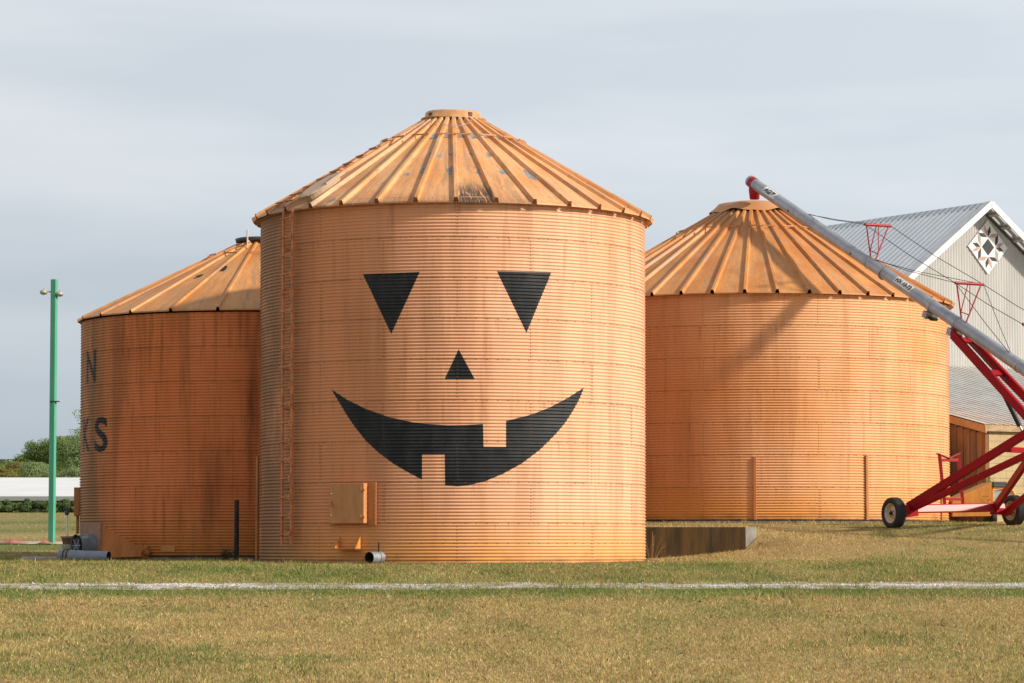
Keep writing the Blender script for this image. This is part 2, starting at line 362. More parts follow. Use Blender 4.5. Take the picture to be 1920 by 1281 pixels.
def np_mesh(name, V, Fc, colr=None, material=None, smooth=False, parent=None):
    """V (n,3), Fc (m,k) with k equal corners; colr (n,3) per vertex"""
    me = bpy.data.meshes.new(name); n, (mcount, k) = len(V), Fc.shape
    me.vertices.add(n); me.vertices.foreach_set('co', np.ascontiguousarray(V, dtype=np.float32).ravel())
    me.loops.add(mcount * k); me.loops.foreach_set('vertex_index', np.ascontiguousarray(Fc, dtype=np.int32).ravel())
    me.polygons.add(mcount); me.polygons.foreach_set('loop_start', np.arange(0, mcount * k, k, dtype=np.int32))
    me.polygons.foreach_set('use_smooth', np.full(mcount, smooth))
    if colr is not None:
        at = me.color_attributes.new('Col', 'FLOAT_COLOR', 'POINT')
        at.data.foreach_set('color', np.concatenate([colr, np.ones((n, 1))], 1).astype(np.float32).ravel())
    me.update(calc_edges=True); me.validate()
    if material: me.materials.append(material)
    o = bpy.data.objects.new(name, me); col.objects.link(o)
    if parent: o.parent = parent
    return o

# ------------------------------------------------------------------ ground
def build_ground():
    xs = np.unique(np.concatenate([np.arange(-16, 18.01, 0.4), np.arange(-60, -16, 3), np.arange(18, 60, 3), np.linspace(-1500, -60, 26), np.linspace(60, 1500, 26)]))
    ys = np.unique(np.concatenate([np.arange(28, 68.8, 0.4), [68.9, WALL_Y + 0.10, WALL_Y + 0.14], np.arange(69.6, 90, 0.4), np.arange(-60, 28, 4), np.arange(90, 200, 3), np.linspace(200, 2600, 45)]))
    X, Y = np.meshgrid(xs, ys); Z = ground(X, Y)
    g = greenness(X, Y)[..., None]
    c = (np.array((0.40, 0.285, 0.12)) * (1 - g) + np.array((0.15, 0.185, 0.05)) * g)
    V = np.stack([X, Y, Z], -1).reshape(-1, 3); nx, ny = len(xs), len(ys)
    i = (np.arange(ny - 1)[:, None] * nx + np.arange(nx - 1)[None]).ravel()
    Fc = np.stack([i, i + 1, i + nx + 1, i + nx], 1)
    o = np_mesh('ground', V, Fc, c.reshape(-1, 3), M_soil, True); o['kind'] = 'structure'
build_ground()

PATH = lambda x: 54.2 + 0.022 * x
def grass():
    def scatter(n, y0, y1, kx, xo=0.0):
        y = y0 + (y1 - y0) * rng.random(n); x = (rng.random(n) * 2 - 1) * (kx * y + 2.0) + xo; return x, y
    parts = [scatter(270000, 36, 50, 0.185), scatter(230000, 50, 62, 0.185), scatter(130000, 62, 80, 0.185), scatter(110000, 80, 142, 0.2)]
    # thicker sets of taller tufts at the path edge
    x = np.concatenate([p[0] for p in parts]); y = np.concatenate([p[1] for p in parts])
    dpath = np.abs(y - PATH(x)); edge = 0.36 + 0.9 * (fbm(x * 1.3, y * 1.3, 3) - 0.5)
    cover = sstep(0.40, 0.57, fbm(x * 0.55 + 50, y * 2.6, 3)); keep = (dpath > edge) | (rng.random(len(x)) < 0.96 * cover)
    for (cx, cy, R) in BINS_XYR: keep &= (x - cx) ** 2 + (y - cy) ** 2 > (R + 0.12 + 0.22 * (cy < 74) * fbm(x * 2, y * 2, 2)) ** 2
    keep &= ~((np.abs(y - WALL_Y) < 0.3) & (x > -1) & (x < 5.3))
    keep &= ~((y > 84.2) & (y < 86.2) & (x < -8.5))
    x, y = x[keep], y[keep]; n = len(x)
    g = greenness(x, y); far = sstep(66, 110, y)
    pick = rng.random(n) < np.clip(g * 0.95 + 0.03 + (rng.random(n) - .5) * 0.25, 0.02, 0.97)
    ci = rng.integers(0, 4, n); c = np.where(pick[:, None], GREEN[ci], STRAW[ci]) * (0.62 + 0.7 * rng.random((n, 1))) * (0.8 + 0.4 * fbm(x * 0.9 + 3, y * 0.45, 3))[:, None]
    clump = fbm(x * 4, y * 4, 3)
    h = (0.015 + 0.032 * rng.random(n)) * (0.6 + 0.9 * clump) * (1 + 0.25 * pick) * (1 - 0.4 * far)
    mound = np.exp(-(((x - 6.3) / 1.7) ** 2 + ((y - 69.5) / 2.2) ** 2)); h *= 1 + 0.9 * mound
    h *= 1 + 1.3 * sstep(0.6, 0.74, fbm(x * 5 + 7, y * 5 + 9, 2)) * sstep(.5, .6, fbm(x * .7, y * .5 + 70, 2))
    bx = [np.abs(np.hypot(x - cx, y - cy) - R) for cx, cy, R in BINS_XYR]; h *= 1 + 1.1 * np.exp(-(np.minimum.reduce(bx) / 0.35) ** 2)
    wd = (0.004 + 0.006 * rng.random(n)) * (1 + 0.5 * far)
    a = rng.random(n) * 2 * PI; lean = 1.5 * h * rng.random(n); la = rng.random(n) * 2 * PI
    z = ground(x, y) - 0.006
    dx, dy = np.cos(a) * wd, np.sin(a) * wd
    V = np.empty((n, 3, 3)); V[:, 0] = np.stack([x - dx, y - dy, z], 1); V[:, 1] = np.stack([x + dx, y + dy, z], 1)
    V[:, 2] = np.stack([x + np.cos(la) * lean, y + np.sin(la) * lean, z + h], 1)
    o = np_mesh('grass', V.reshape(-1, 3), np.arange(3 * n).reshape(n, 3), np.repeat(c, 3, 0), M_blade)
    tag(o, 'short dry straw and green lawn grass covering the farm yard', 'grass', kind='stuff')

def dirt(b, w):
    n = 300; V = []; Fc = []
    for i in range(n):
        a = 2 * PI * i / n; ww = w * (0.55 + 0.9 * float(fbm(np.array([math.cos(a) * 9 + 20]), np.array([math.sin(a) * 9 + 20]), 3)[0]))
        for r in (b.R - 0.1, b.R + 0.5 * ww, b.R + ww):
            x, y = b.C[0] + r * math.cos(a), b.C[1] + r * math.sin(a); V.append((x, y, gz(x, y) + (0.012 if r < b.R + ww * 0.9 else -0.01) + 0.02 * random.random()))
    for i in range(n):
        for j in range(2): i2 = (i + 1) % n; Fc.append((i * 3 + j, i * 3 + j + 1, i2 * 3 + j + 1, i2 * 3 + j))
    o = np_mesh('dirt', np.array(V), np.array(Fc), None, M_dirt, False); o['kind'] = 'structure'
M_dirt = mat('dark_soil', (0.085, 0.055, 0.035), 0.95, 0, (0.2, 0.13, 0.08), 7, bump=0.8, bscale=30)
def path():
    xs = np.arange(-26, 26, 0.22); V = []; Fc = []; k = 7
    for i, x in enumerate(xs):
        for j in range(k):
            f = j / (k - 1) * 2 - 1
            y = PATH(x) + f * (0.80 + 0.45 * (fbm(np.array([x * 0.8 + 31 * (f > 0)]), np.array([2.0]))[0] - 0.5))
            V.append((x, y, gz(x, y) + 0.006 + 0.012 * (1 - abs(f))))
    V = np.array(V)
    for i in range(len(xs) - 1):
        for j in range(k - 1): Fc.append((i * k + j, (i + 1) * k + j, (i + 1) * k + j + 1, i * k + j + 1))
    m = mat('white_gravel', (0.52, 0.49, 0.45), 0.9, 0, (0.30, 0.23, 0.14), 2.2, lo=0.44, hi=0.58, bump=0.8, bscale=40)
    o = np_mesh('gravel_path', V, np.array(Fc), None, m, True); o['kind'] = 'structure'
    n = 7000; x = rng.random(n) * 44 - 22; y = PATH(x) + rng.normal(0, 0.28, n); kp = sstep(0.40, 0.57, fbm(x * 0.55 + 50, y * 2.6, 3)) < rng.random(n) * 0.9; x, y = x[kp], y[kp]; n = len(x); s = 0.012 + 0.022 * rng.random(n); z = ground(x, y) + 0.014
    base = np.array([(1, 0, 0), (-1, 0, 0), (0, 1, 0), (0, -1, 0), (0, 0, 0.75), (0, 0, -0.75)]); fc = np.array([(0, 2, 4), (2, 1, 4), (1, 3, 4), (3, 0, 4), (2, 0, 5), (1, 2, 5), (3, 1, 5), (0, 3, 5)])
    jit = base[None] * (0.7 + 0.6 * rng.random((n, 6, 1))) * s[:, None, None]; a = rng.random(n) * 6.28
    ca, sa = np.cos(a)[:, None], np.sin(a)[:, None]; jx = jit[..., 0] * ca - jit[..., 1] * sa; jy = jit[..., 0] * sa + jit[..., 1] * ca
    V = np.stack([jx + x[:, None], jy + y[:, None], jit[..., 2] + z[:, None]], -1).reshape(-1, 3)
    Fc = (fc[None] + (np.arange(n) * 6)[:, None, None]).reshape(-1, 3)
    cc = np.repeat(np.array([(0.63, 0.61, 0.58)]) * (0.6 + 0.5 * rng.random((n, 1))), 6, 0)
    tag(np_mesh('gravel', V, Fc, cc, vc_mat('stone', 0.9)), 'white crushed stones scattered along the path across the lawn', 'gravel', kind='stuff')

# ------------------------------------------------------------------ corrugated round bins
AMP = 0.0125
class Bin:
    def __init__(s, cpx, Y, R, ring, nring, z0, ze, Re, rc, slope, npan, a0, ribw=0.115, ribh=0.08):
        s.C = (P(cpx, 800, Y).x, Y); s.R, s.ring, s.nring, s.z0, s.ze, s.Re, s.rc, s.slope, s.npan, s.a0 = R, ring, nring, z0, ze, Re, rc, slope, npan, a0
        s.p = ring / 12; s.H = ring * nring; s.ribw, s.ribh = ribw, ribh; s.amp = 1.0
    def dent(s, a, z): return 0.012 * (fbm(a * s.R * 0.55 + 40, z * 0.5 + s.C[1], 3) - 0.5)
    def rad(s, z, a=0.0): return s.R - AMP * s.amp * math.cos(2 * PI * z / s.p) + float(s.dent(np.array([a]), np.array([z]))[0])
    def pt(s, a, z, off=0.0):
        r = s.rad(z, a) + off; return Vector((r * math.sin(a), -r * math.cos(a), z))
    def at(s, px, py, off=0.0):
        a, z = on_cyl(px, py, s.C, s.R + off); return a, z - s.z0
    def frame(s, a, z, off=0.0):
        """local axes on the wall: x along the wall to the right, y out of it, z up"""
        M = Matrix(((math.cos(a), math.sin(a), 0), (math.sin(a), -math.cos(a), 0), (0, 0, 1))).to_4x4()
        M.translation = Vector(((s.R + off) * math.sin(a), -(s.R + off) * math.cos(a), z)); return M

def bin_wall(b, root, material, seam0, seamstep):
    k = 6; nz = int(b.H / b.p * k); na = 420
    z = np.arange(nz + 1) * b.p / k; a = np.linspace(-PI, PI, na + 1)
    r = b.R - AMP * b.amp * np.cos(2 * PI * z / b.p)
    A, Z = np.meshgrid(a, z); Rr = r[:, None] + b.dent(A, Z)
    V = np.stack([Rr * np.sin(A), -Rr * np.cos(A), Z], -1).reshape(-1, 3)
    i = (np.arange(nz)[:, None] * (na + 1) + np.arange(na)[None]).ravel()
    Fc = np.stack([i, i + 1, i + na + 2, i + na + 1], 1)
    me_v = [V]; me_f = [Fc]; uv = [np.stack([A * b.R, Z], -1).reshape(-1, 2)]; smooth = [np.ones(len(Fc), bool)]
    # bolt heads: along every ring lap and up every sheet lap
    bl = []
    for j in range(b.nring + 1):
        zz = min(max(j * b.ring, 0.03), b.H - 0.03); nb = int(2 * PI * b.R / 0.2174)
        bl += [(q * 2 * PI / nb - PI, zz) for q in range(nb)]
        if j == 0: bl += [(q * 2 * PI / nb - PI, 0.415) for q in range(nb)]
    for j in range(b.nring):
        off = seam0 + (seamstep / 2 if (b.nring - j) % 2 else 0)
        for q in range(-6, 7):
            aa = off + q * seamstep
            if abs(aa) > PI: continue
            for h in range(1, 12):
                bl.append((aa, (j * 12 + h) * b.p))
                if j < b.nring - 2 and (j * 7 + q * 3) % 4 == 0: bl.append((aa + 0.036 / b.R * 1.0, (j * 12 + h) * b.p))
    bl = np.array(bl); n = len(bl); s_ = 0.0098
    cr = b.R - AMP * b.amp * np.cos(2 * PI * bl[:, 1] / b.p) + b.dent(bl[:, 0], bl[:, 1])
    n_ = np.stack([np.sin(bl[:, 0]), -np.cos(bl[:, 0]), 0 * bl[:, 0]], 1); t_ = np.stack([np.cos(bl[:, 0]), np.sin(bl[:, 0]), 0 * bl[:, 0]], 1)
    c0 = n_ * cr[:, None]; c0[:, 2] = bl[:, 1]
    hv = []
    for (dx, dz, dn) in [(-1, -1, 0), (1, -1, 0), (1, 1, 0), (-1, 1, 0), (-.7, -.7, 1), (.7, -.7, 1), (.7, .7, 1), (-.7, .7, 1)]:
        q = c0 + t_ * dx * s_ + n_ * (dn * 0.009); q[:, 2] += dz * s_; hv.append(q)
    hv = np.stack(hv, 1).reshape(-1, 3)
    hf = np.array([(4, 5, 6, 7), (0, 1, 5, 4), (1, 2, 6, 5), (2, 3, 7, 6), (3, 0, 4, 7)])
    hF = (hf[None] + (np.arange(n) * 8)[:, None, None]).reshape(-1, 4) + len(V)
    me_v.append(hv); me_f.append(hF); uv.append(np.repeat(np.stack([bl[:, 0] * b.R, bl[:, 1]], 1), 8, 0)); smooth.append(np.zeros(len(hF), bool))
    Vall = np.concatenate(me_v); Fall = np.concatenate(me_f); UV = np.concatenate(uv); sm = np.concatenate(smooth)
    o = np_mesh('wall', Vall, Fall, None, material, False, root); me = o.data
    me.polygons.foreach_set('use_smooth', sm)
    me.materials.append(M_bolt); mi = np.zeros(len(Fall), np.int32); mi[len(Fc):] = 1; me.polygons.foreach_set('material_index', mi)
    ul = me.uv_layers.new(name='UVMap'); li = np.empty(len(me.loops), dtype=np.int32); me.loops.foreach_get('vertex_index', li)
    ul.data.foreach_set('uv', UV[li].astype(np.float32).ravel())
    return o

def bin_roof(b, root, material, patches=(), lip=0.03, bare=None):
    """formed sheet roof: flat panels between raised hollow ribs, folded down at the eave"""
    m = MB(); uv = []; sl = math.hypot(1, b.slope); nrm_r, nrm_z = b.slope / sl, 1 / sl
    z_e = b.ze - b.z0
    def rp(a, r, off, h):
        d = Vector((math.sin(a), -math.cos(a), 0)); t = Vector((math.cos(a), math.sin(a), 0))
        return d * (r + h * nrm_r) + t * off + Vector((0, 0, z_e + (b.Re - r) * b.slope + h * nrm_z))
    rs = [b.Re + 0.004, b.Re, b.Re * 0.66 + b.rc * 0.34, b.Re * 0.33 + b.rc * 0.67, b.rc * 0.97]
    step = 2 * PI / b.npan; wb, wt = b.ribw / 2, b.ribw * 0.27
    for i in range(b.npan):
        a, a2 = b.a0 + i * step, b.a0 + (i + 1) * step
        prof = [(a, -wb, 0), (a, -wt, b.ribh), (a, wt, b.ribh), (a, wb, 0), (a2, -wb, 0)]
        base = len(m.v); vs = []
        for j, r in enumerate(rs):
            for (aa, of, h) in prof:
                p = rp(aa, r, of, h * (1 - 0.25 * j / 4))
                if j == 0: p.z -= lip if h == 0 else 0.0
                vs.append(p); uv.append(((aa if aa < PI else aa - 2 * PI) * b.Re + of, (b.Re - r) * sl))
        fs = []
        for j in range(len(rs) - 1):
            for q in range(4): fs.append((j * 5 + q, j * 5 + q + 1, (j + 1) * 5 + q + 1, (j + 1) * 5 + q))
        m.add(vs, fs)
    # worn-through spots lying on the panels
    for (px, py, rw, rl) in patches:
        # sight line against the cone, by bisection on radius
        best = None
        for r in np.linspace(b.rc, b.Re, 400):
            a, zz = on_cyl(px, py, b.C, r); zc = b.ze + (b.Re - r) * b.slope
            if best is None or abs(zz - zc) < best[0]: best = (abs(zz - zc), a, r)
        _, a, r = best
        i0 = math.floor((a - b.a0) / step); am = b.a0 + (i0 + 0.5) * step
        chord = math.cos(step / 2)
        rr_ = r * math.cos(a - am)                       # distance from axis measured along the panel's middle
        off0 = r * math.sin(a - am); half = rr_ * math.tan(step / 2) - wb
        n = 11; vs = []; ph = random.random() * 6
        for q in range(n):
            an = 2 * PI * q / n; k = 0.5 + 0.8 * random.random()
            dr = math.sin(an) * rl * 1.7 * k; of = off0 + math.cos(an) * rw * 1.9 * k
            of = max(-half + 0.004, min(half - 0.004, of)); rd = rr_ + dr
            # panel plane: z falls with distance along its middle line (edges at r, so r = rd/cos)
            z = z_e + (b.Re - rd / chord) * b.slope + 0.004
            d = Vector((math.sin(am), -math.cos(am), 0)); t = Vector((math.cos(am), math.sin(am), 0))
            vs.append(d * rd + t * of + Vector((0, 0, z)))
        m.add(vs, [tuple(range(n))], 1); uv += [(0, 0)] * n
    return m.build('roof', [material, bare or M_bare], root, uv=uv), rp

def painted_shape(b, root, name, px_poly, material, off=0.0018):
    """a painted mark lying on the corrugation; outline given by where it is seen on the wall"""
    pts = []
    n = len(px_poly)
    for i in range(n):
        (x0, y0), (x1, y1) = px_poly[i], px_poly[(i + 1) % n]; k = max(1, int(math.hypot(x1 - x0, y1 - y0) / 10))
        for q in range(k):
            a, z = b.at(x0 + (x1 - x0) * q / k, y0 + (y1 - y0) * q / k); pts.append((a * b.R, z))
    return paint_flat(b, root, name, [pts], None, material, off)
def paint_flat(b, root, name, polys, meshdata, material, off=0.0018):
    bm = bmesh.new()
    if meshdata:
        vs, fs = meshdata; bv = [bm.verts.new((x, y, 0)) for x, y in vs]
        for f in fs:
            try: bm.faces.new([bv[i] for i in f])
            except ValueError: pass
    else:
        for pts in polys: bm.faces.new([bm.verts.new((x, y, 0)) for x, y in pts])
        bmesh.ops.triangulate(bm, faces=bm.faces[:])
    xs = [v.co.x for v in bm.verts]; ys = [v.co.y for v in bm.verts]
    k = 6; st = b.p / k
    for i in range(math.floor(min(ys) / st), math.ceil(max(ys) / st) + 1):
        bmesh.ops.bisect_plane(bm, geom=bm.verts[:] + bm.edges[:] + bm.faces[:], plane_co=(0, i * st, 0), plane_no=(0, 1, 0), dist=1e-6)
    x = math.floor(min(xs) / 0.12) * 0.12
    while x < max(xs):
        bmesh.ops.bisect_plane(bm, geom=bm.verts[:] + bm.edges[:] + bm.faces[:], plane_co=(x, 0, 0), plane_no=(1, 0, 0), dist=1e-6); x += 0.12
    for v in bm.verts:
        v.co = b.pt(v.co.x / b.R, v.co.y, off)
    bm.normal_update()
    for f in bm.faces:
        f.smooth = True
        c = f.calc_center_median()
        if f.normal.dot(Vector((c.x, c.y, 0))) < 0: f.normal_flip()
    me = bpy.data.meshes.new(name); bm.to_mesh(me); bm.free(); me.materials.append(material)
    o = bpy.data.objects.new(name, me); col.objects.link(o); o.parent = root; return o
def text_mesh(body, offset=0.0, shear=0.0):
    cu = bpy.data.curves.new('lettering', 'FONT'); cu.body = body; cu.size = 1; cu.offset = offset; cu.shear = shear; cu.resolution_u = 6
    o = bpy.data.objects.new('lettering', cu); col.objects.link(o); bpy.context.view_layer.update()
    me = o.evaluated_get(bpy.context.evaluated_depsgraph_get()).to_mesh()
    vs = [(v.co.x, v.co.y) for v in me.vertices]; fs = [tuple(p.vertices) for p in me.polygons]
    o.evaluated_get(bpy.context.evaluated_depsgraph_get()).to_mesh_clear()
    bpy.data.objects.remove(o); bpy.data.curves.remove(cu)
    x0, x1 = min(v[0] for v in vs), max(v[0] for v in vs); y0, y1 = min(v[1] for v in vs), max(v[1] for v in vs)
    return [((x - x0) / (x1 - x0), (y - y0) / (y1 - y0)) for x, y in vs], fs

def stiffener_ring(b, root, rp, r, m_, alternate=True):
    step = 2 * PI / b.npan
    for i in range(0, b.npan, 2 if alternate else 1):
        a, a2 = b.a0 + i * step, b.a0 + (i + 1) * step; m = MB()
        m.beam(rp(a, r, -b.ribw * 0.45, b.ribh + 0.012), rp(a2, r, b.ribw * 0.45, b.ribh + 0.012), 0.02, 0.03)
        m.build('stiffener_bar', m_, root)

d2 = math.radians
FRONT = Bin(849, 65.0, 4.065, 0.813, 9, 1.245, 8.46, 4.225, 0.66, 0.596, 33, d2(1.9))
RIGHT = Bin(1413, 82.0, 5.17, 0.813, 7, 2.26, 7.96, 5.31, 1.04, 0.585, 41, d2(2.1))
LEFT = Bin(490, 72.2, 4.205, 0.775, 7, 1.385, 6.86, 4.29, 0.62, 0.492, 24, d2(-8.5), 0.085, 0.05)
LEFT.amp = 1.25
BINS_XYR = [(b.C[0], b.C[1], b.R) for b in (FRONT, RIGHT, LEFT)]
GB = 'round orange grain bins'

def foundation(b, root, h, extra=0.12):
    m = MB(); m.lathe([(b.R - 0.3, -h), (b.R + extra, -h), (b.R + extra, -0.02), (b.R - 0.3, -0.012)], 72)
    return m.build('foundation', M_found, root)

def front_bin():
    b = FRONT
    root = thing('grain_bin', 'tall orange grain bin with a black jack-o-lantern face painted on its corrugated wall', 'grain bin', (b.C[0], b.C[1], b.z0), 0, GB)
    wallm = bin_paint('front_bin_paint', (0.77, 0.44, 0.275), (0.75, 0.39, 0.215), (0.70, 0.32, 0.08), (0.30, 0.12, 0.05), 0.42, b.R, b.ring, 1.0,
                      algae_shade=(-4.9, -2.4, (0.21, 0.098, 0.03), 0.85), shade_tint=(-2.6, 1.2, (0.66, 0.25, 0.105), 0.85))
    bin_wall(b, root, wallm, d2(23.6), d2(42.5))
    step = b.Re * 2 * PI / 33
    roofm = roof_paint('front_roof_paint', (0.74, 0.385, 0.175), (0.66, 0.28, 0.085), (0.47, 0.26, 0.14), 2.0,
                       mould=[(b.Re * d2(1.9), b.Re * d2(12.8), 0.95, 0.95), (b.Re * d2(12.8), b.Re * d2(23.7), 0.45, 0.55), (b.Re * d2(-31), b.Re * d2(1.9), 0.35, 0.6), (b.Re * d2(-64), b.Re * d2(-36), 0.5, 0.5)])
    spots = [(797, 255, .05, .10), (817, 255, .06, .10), (839, 252, .06, .11), (866, 253, .05, .09), (886, 256, .04, .09), (905, 252, .05, .09), (926, 258, .05, .09),
             (773, 291, .03, .06), (809, 290, .04, .07), (821, 292, .035, .04), (845, 290, .03, .06), (884, 289, .04, .06), (917, 291, .04, .07),
             (750, 322, .03, .08), (763, 326, .035, .04), (797, 321, .045, .10), (846, 319, .05, .11), (900, 322, .04, .08), (945, 322, .05, .07), (991, 326, .05, .16), (1060, 338, .03, .14), (617, 354, .03, .05), (622, 376, .04, .05), (697, 330, .03, .05)]
    roof, rp = bin_roof(b, root, roofm, spots)
    stiffener_ring(b, roof, rp, 1.5, M_orange)
    # steps up the roof, between two ribs on the left
    lad = MB(); a = d2(1.9) - 6 * 2 * PI / 33; a2 = a + 2 * PI / 33
    a, a2 = d2(1.9) - 6 * 2 * PI / 33 + 0.0, d2(1.9) - 5 * 2 * PI / 33
    am = (a + a2) / 2
    for k in range(9):
        r = 4.0 - k * 0.30
        wdt = r * math.tan(PI / 33) * 0.86; lad = MB()
        lad.beam(rp(am, r, -wdt, 0.085), rp(am, r, wdt, 0.1), 0.05, 0.022)
        for sgn in (-1, 1):
            lad.beam(rp(am, r, sgn * wdt * 0.85, 0.085), rp(am, r - 0.12, sgn * wdt * 0.85, 0.01), 0.012, 0.012)
        lad.build('roof_step', M_orange_dull, roof)
    # hatch lid on the roof
    h = MB(); am = d2(1.9) - 4.5 * 2 * PI / 33; rc = 3.55; n = 28
    def ring(sc, hh): return [rp(am, rc + 0.47 * sc * math.sin(2 * PI * q / n), 0.27 * sc * math.cos(2 * PI * q / n), hh) for q in range(n)]
    vs = ring(0.9, 0.0) + ring(0.92, 0.12) + ring(1.06, 0.125) + ring(1.06, 0.15) + ring(0.9, 0.165)
    fs = [(j * n + q, j * n + (q + 1) % n, (j + 1) * n + (q + 1) % n, (j + 1) * n + q) for j in range(4) for q in range(n)] + [tuple(range(4 * n, 5 * n))]
    h.add(vs, fs)
    h.beam(rp(am, rc + 0.05, 0.22, 0.16), rp(am, rc - 0.36, 0.30, 0.20), 0.1, 0.05)
    h.build('roof_hatch', mat('hatch_paint', (0.52, 0.37, 0.25), 0.55, 0, (0.44, 0.31, 0.2), 9), root)
    # cap over the filling hole
    zt = b.ze - b.z0 + (b.Re - b.rc) * b.slope
    c = MB(); c.lathe([(0.70, zt - 0.06), (0.70, zt + 0.045), (0.5, zt + 0.05)], 36, mi=1)
    c.lathe([(0.55, zt + 0.04), (0.685, zt + 0.05), (0.70, zt + 0.075), (0.61, zt + 0.09), (0.585, zt + 0.20), (0.545, zt + 0.235), (0.3, zt + 0.265), (0.01, zt + 0.275)], 36,
            wob=lambda j, a_: (0.012 * math.sin(3 * a_ + j), 0.012 * math.sin(2 * a_ + 1)))
    for an in (-52, 38):
        A = d2(an); M = Matrix.Rotation(A, 4, 'Z'); c.box((0, -0.60, zt + 0.13), (0.09, 0.03, 0.10), M, 2)
    c.build('roof_cap', [mat('cap_paint', (0.68, 0.36, 0.16), 0.5, 0, (0.5, 0.24, 0.1), 5), M_dark, M_rust], root)
    # a loose wire hanging below the cap
    wire = MB(); pts = []
    for q in range(15):
        t = q / 14; aa = d2(-24 + 62 * t); r = 0.80 + 0.42 * math.sin(PI * min(1, t * 1.15)) ** 1.0 * (1 - 0.25 * t); pts.append(rp(aa, r, 0, 0.1))
    wire.tube(pts, 0.006, 5); wire.build('loose_wire', M_galv, root)
    foundation(b, root, 0.25, 0.10)
    # the face
    K = lambda L_: [(600 + x / 2.9115, 490 + y / 2.9115) for x, y in L_]
    painted_shape(b, root, 'eye', K([(234, 71), (545, 58), (389, 397)]), M_black_paint)['label'] = 'black triangular eye nearer the ladder'
    painted_shape(b, root, 'eye', K([(966, 55), (1263, 62), (1127, 391)]), M_black_paint)['label'] = 'black triangular eye on the sunnier side of the face'
    painted_shape(b, root, 'nose', K([(757, 481), (845, 644), (680, 644)]), M_black_paint)
    painted_shape(b, root, 'mouth', K([(62, 700), (150, 757), (250, 806), (373, 850), (500, 878), (600, 890), (700, 896), (800, 894), (890, 889), (893, 1014), (1016, 1014), (1016, 872), (1150, 838), (1250, 800), (1350, 747), (1441, 690),
                  (1420, 745), (1385, 810), (1340, 880), (1290, 940), (1200, 1030), (1100, 1105), (1000, 1160), (900, 1202), (800, 1225), (750, 1229), (683, 1224), (681, 1055), (557, 1055), (557, 1192),
                  (480, 1152), (400, 1105), (320, 1045), (250, 980), (190, 905), (140, 830), (95, 755)]), M_black_paint)['label'] = 'wide black grin with one square tooth above and one below'
    # ladder
    a, z1 = b.at(554, 396); _, z0 = b.at(554, 1020); Mf = b.frame(a, 0, 0)
    rl = MB()
    for sgn in (-1, 1): rl.box((sgn * 0.165, 0.18, (z0 + z1) / 2), (0.055, 0.04, z1 - z0), Mf)
    zz = z0 + 0.3
    while zz < z1:
        for sgn in (-1, 1): rl.box((sgn * 0.165, 0.072, zz), (0.03, 0.15, 0.03), Mf)
        zz += 0.813
    lad = rl.build('ladder', M_ladder, root)
    for q in range(18):
        zz = b.at(540, 412 + q * 34.7)[1]; r = MB()
        p0 = Mf @ Vector((-0.235, 0.205, zz - 0.01)); p1 = Mf @ Vector((0.17, 0.205, zz + 0.006)); r.tube([p0, p1], 0.017, 8)
        r.prism([(0.15, -0.075), (0.15, 0.075), (0.10, 0.055), (0.06, 0), (0.10, -0.055)], 0.198, 0.21, Mf @ Matrix.Translation((0, 0, zz)))
        r.build('rung', M_ladder, lad)
    # access door
    a, zc = b.at(659, 945); Mf = b.frame(a, 0, 0)
    pl = MB(); pl.box((0.045, 0.006, zc), (1.07, 0.03, 0.86), Mf)
    for sgn in (-1, 1):
        for q in range(9): pl.box((0.045 + sgn * 0.505, 0.026, zc - 0.38 + q * 0.095), (0.025, 0.012, 0.025), Mf)
    dr = pl.build('access_door', M_orange_dull, root); bevel(dr, 0.006)
    dp = MB(); dp.box((-0.01, 0.095, zc + 0.01), (0.80, 0.145, 0.80), Mf); bevel(dp.build('door_leaf', mat('door_paint', (0.58, 0.25, 0.09), 0.5, 0, (0.44, 0.19, 0.07), 4, (1, 1, 0.35)), dr), 0.012)
    for sz in (-0.27, 0.27):
        hg = MB(); hg.tube([Mf @ Vector((0.33, 0.18, zc + sz + 0.06)), Mf @ Vector((0.33, 0.18, zc + sz - 0.04))], 0.012, 8); hg.box((0.36, 0.174, zc + sz), (0.10, 0.012, 0.05), Mf); hg.build('hinge', M_orange_dull, dr)
    ha = MB(); ha.beam(Mf @ Vector((-0.40, 0.19, zc + 0.06)), Mf @ Vector((-0.34, 0.20, zc - 0.05)), 0.02, 0.03); ha.box((-0.36, 0.18, zc), (0.04, 0.03, 0.05), Mf); ha.build('handle', M_orange, dr)
    for sz in (-0.23, 0.2):
        bt = MB(); bt.lathe([(0.0, 0.012), (0.018, 0.012), (0.02, 0)], 10, Mf @ Matrix.Translation((-0.36, 0.168, zc + sz)) @ Matrix.Rotation(-PI / 2, 4, 'X')); bt.build('bolt', M_steelbright, dr)
    # step bracket under the door
    a, zb = b.at(657, 1029); Mf = b.frame(a, 0, 0); sb = MB()
    sb.box((0, 0.10, zb), (0.50, 0.24, 0.018), Mf)
    for sgn in (-1, 1): sb.add([Mf @ Vector(q) for q in ((sgn * 0.25, 0.01, zb), (sgn * 0.25, 0.22, zb), (sgn * 0.25, 0.01, zb + 0.26), (sgn * 0.235, 0.01, zb), (sgn * 0.235, 0.22, zb), (sgn * 0.235, 0.01, zb + 0.26))], [(0, 1, 2), (5, 4, 3), (0, 3, 4, 1), (1, 4, 5, 2), (2, 5, 3, 0)])
    sb.build('step_bracket', M_yellow_orange, root)
    # unloading tube stub
    a, zb = b.at(710, 1045); ut = MB(); Mf = b.frame(a, 0, 0); dirv = Vector((-0.25, 1, -0.02)).normalized()
    p0 = Vector((0.05, -0.05, zb)); p1 = p0 + dirv * 0.42
    ut.tube([Mf @ p0, Mf @ p1], 0.115, 24, cap=False); ut.tube([Mf @ p1, Mf @ p0], 0.105, 24, cap=False, mi=1)
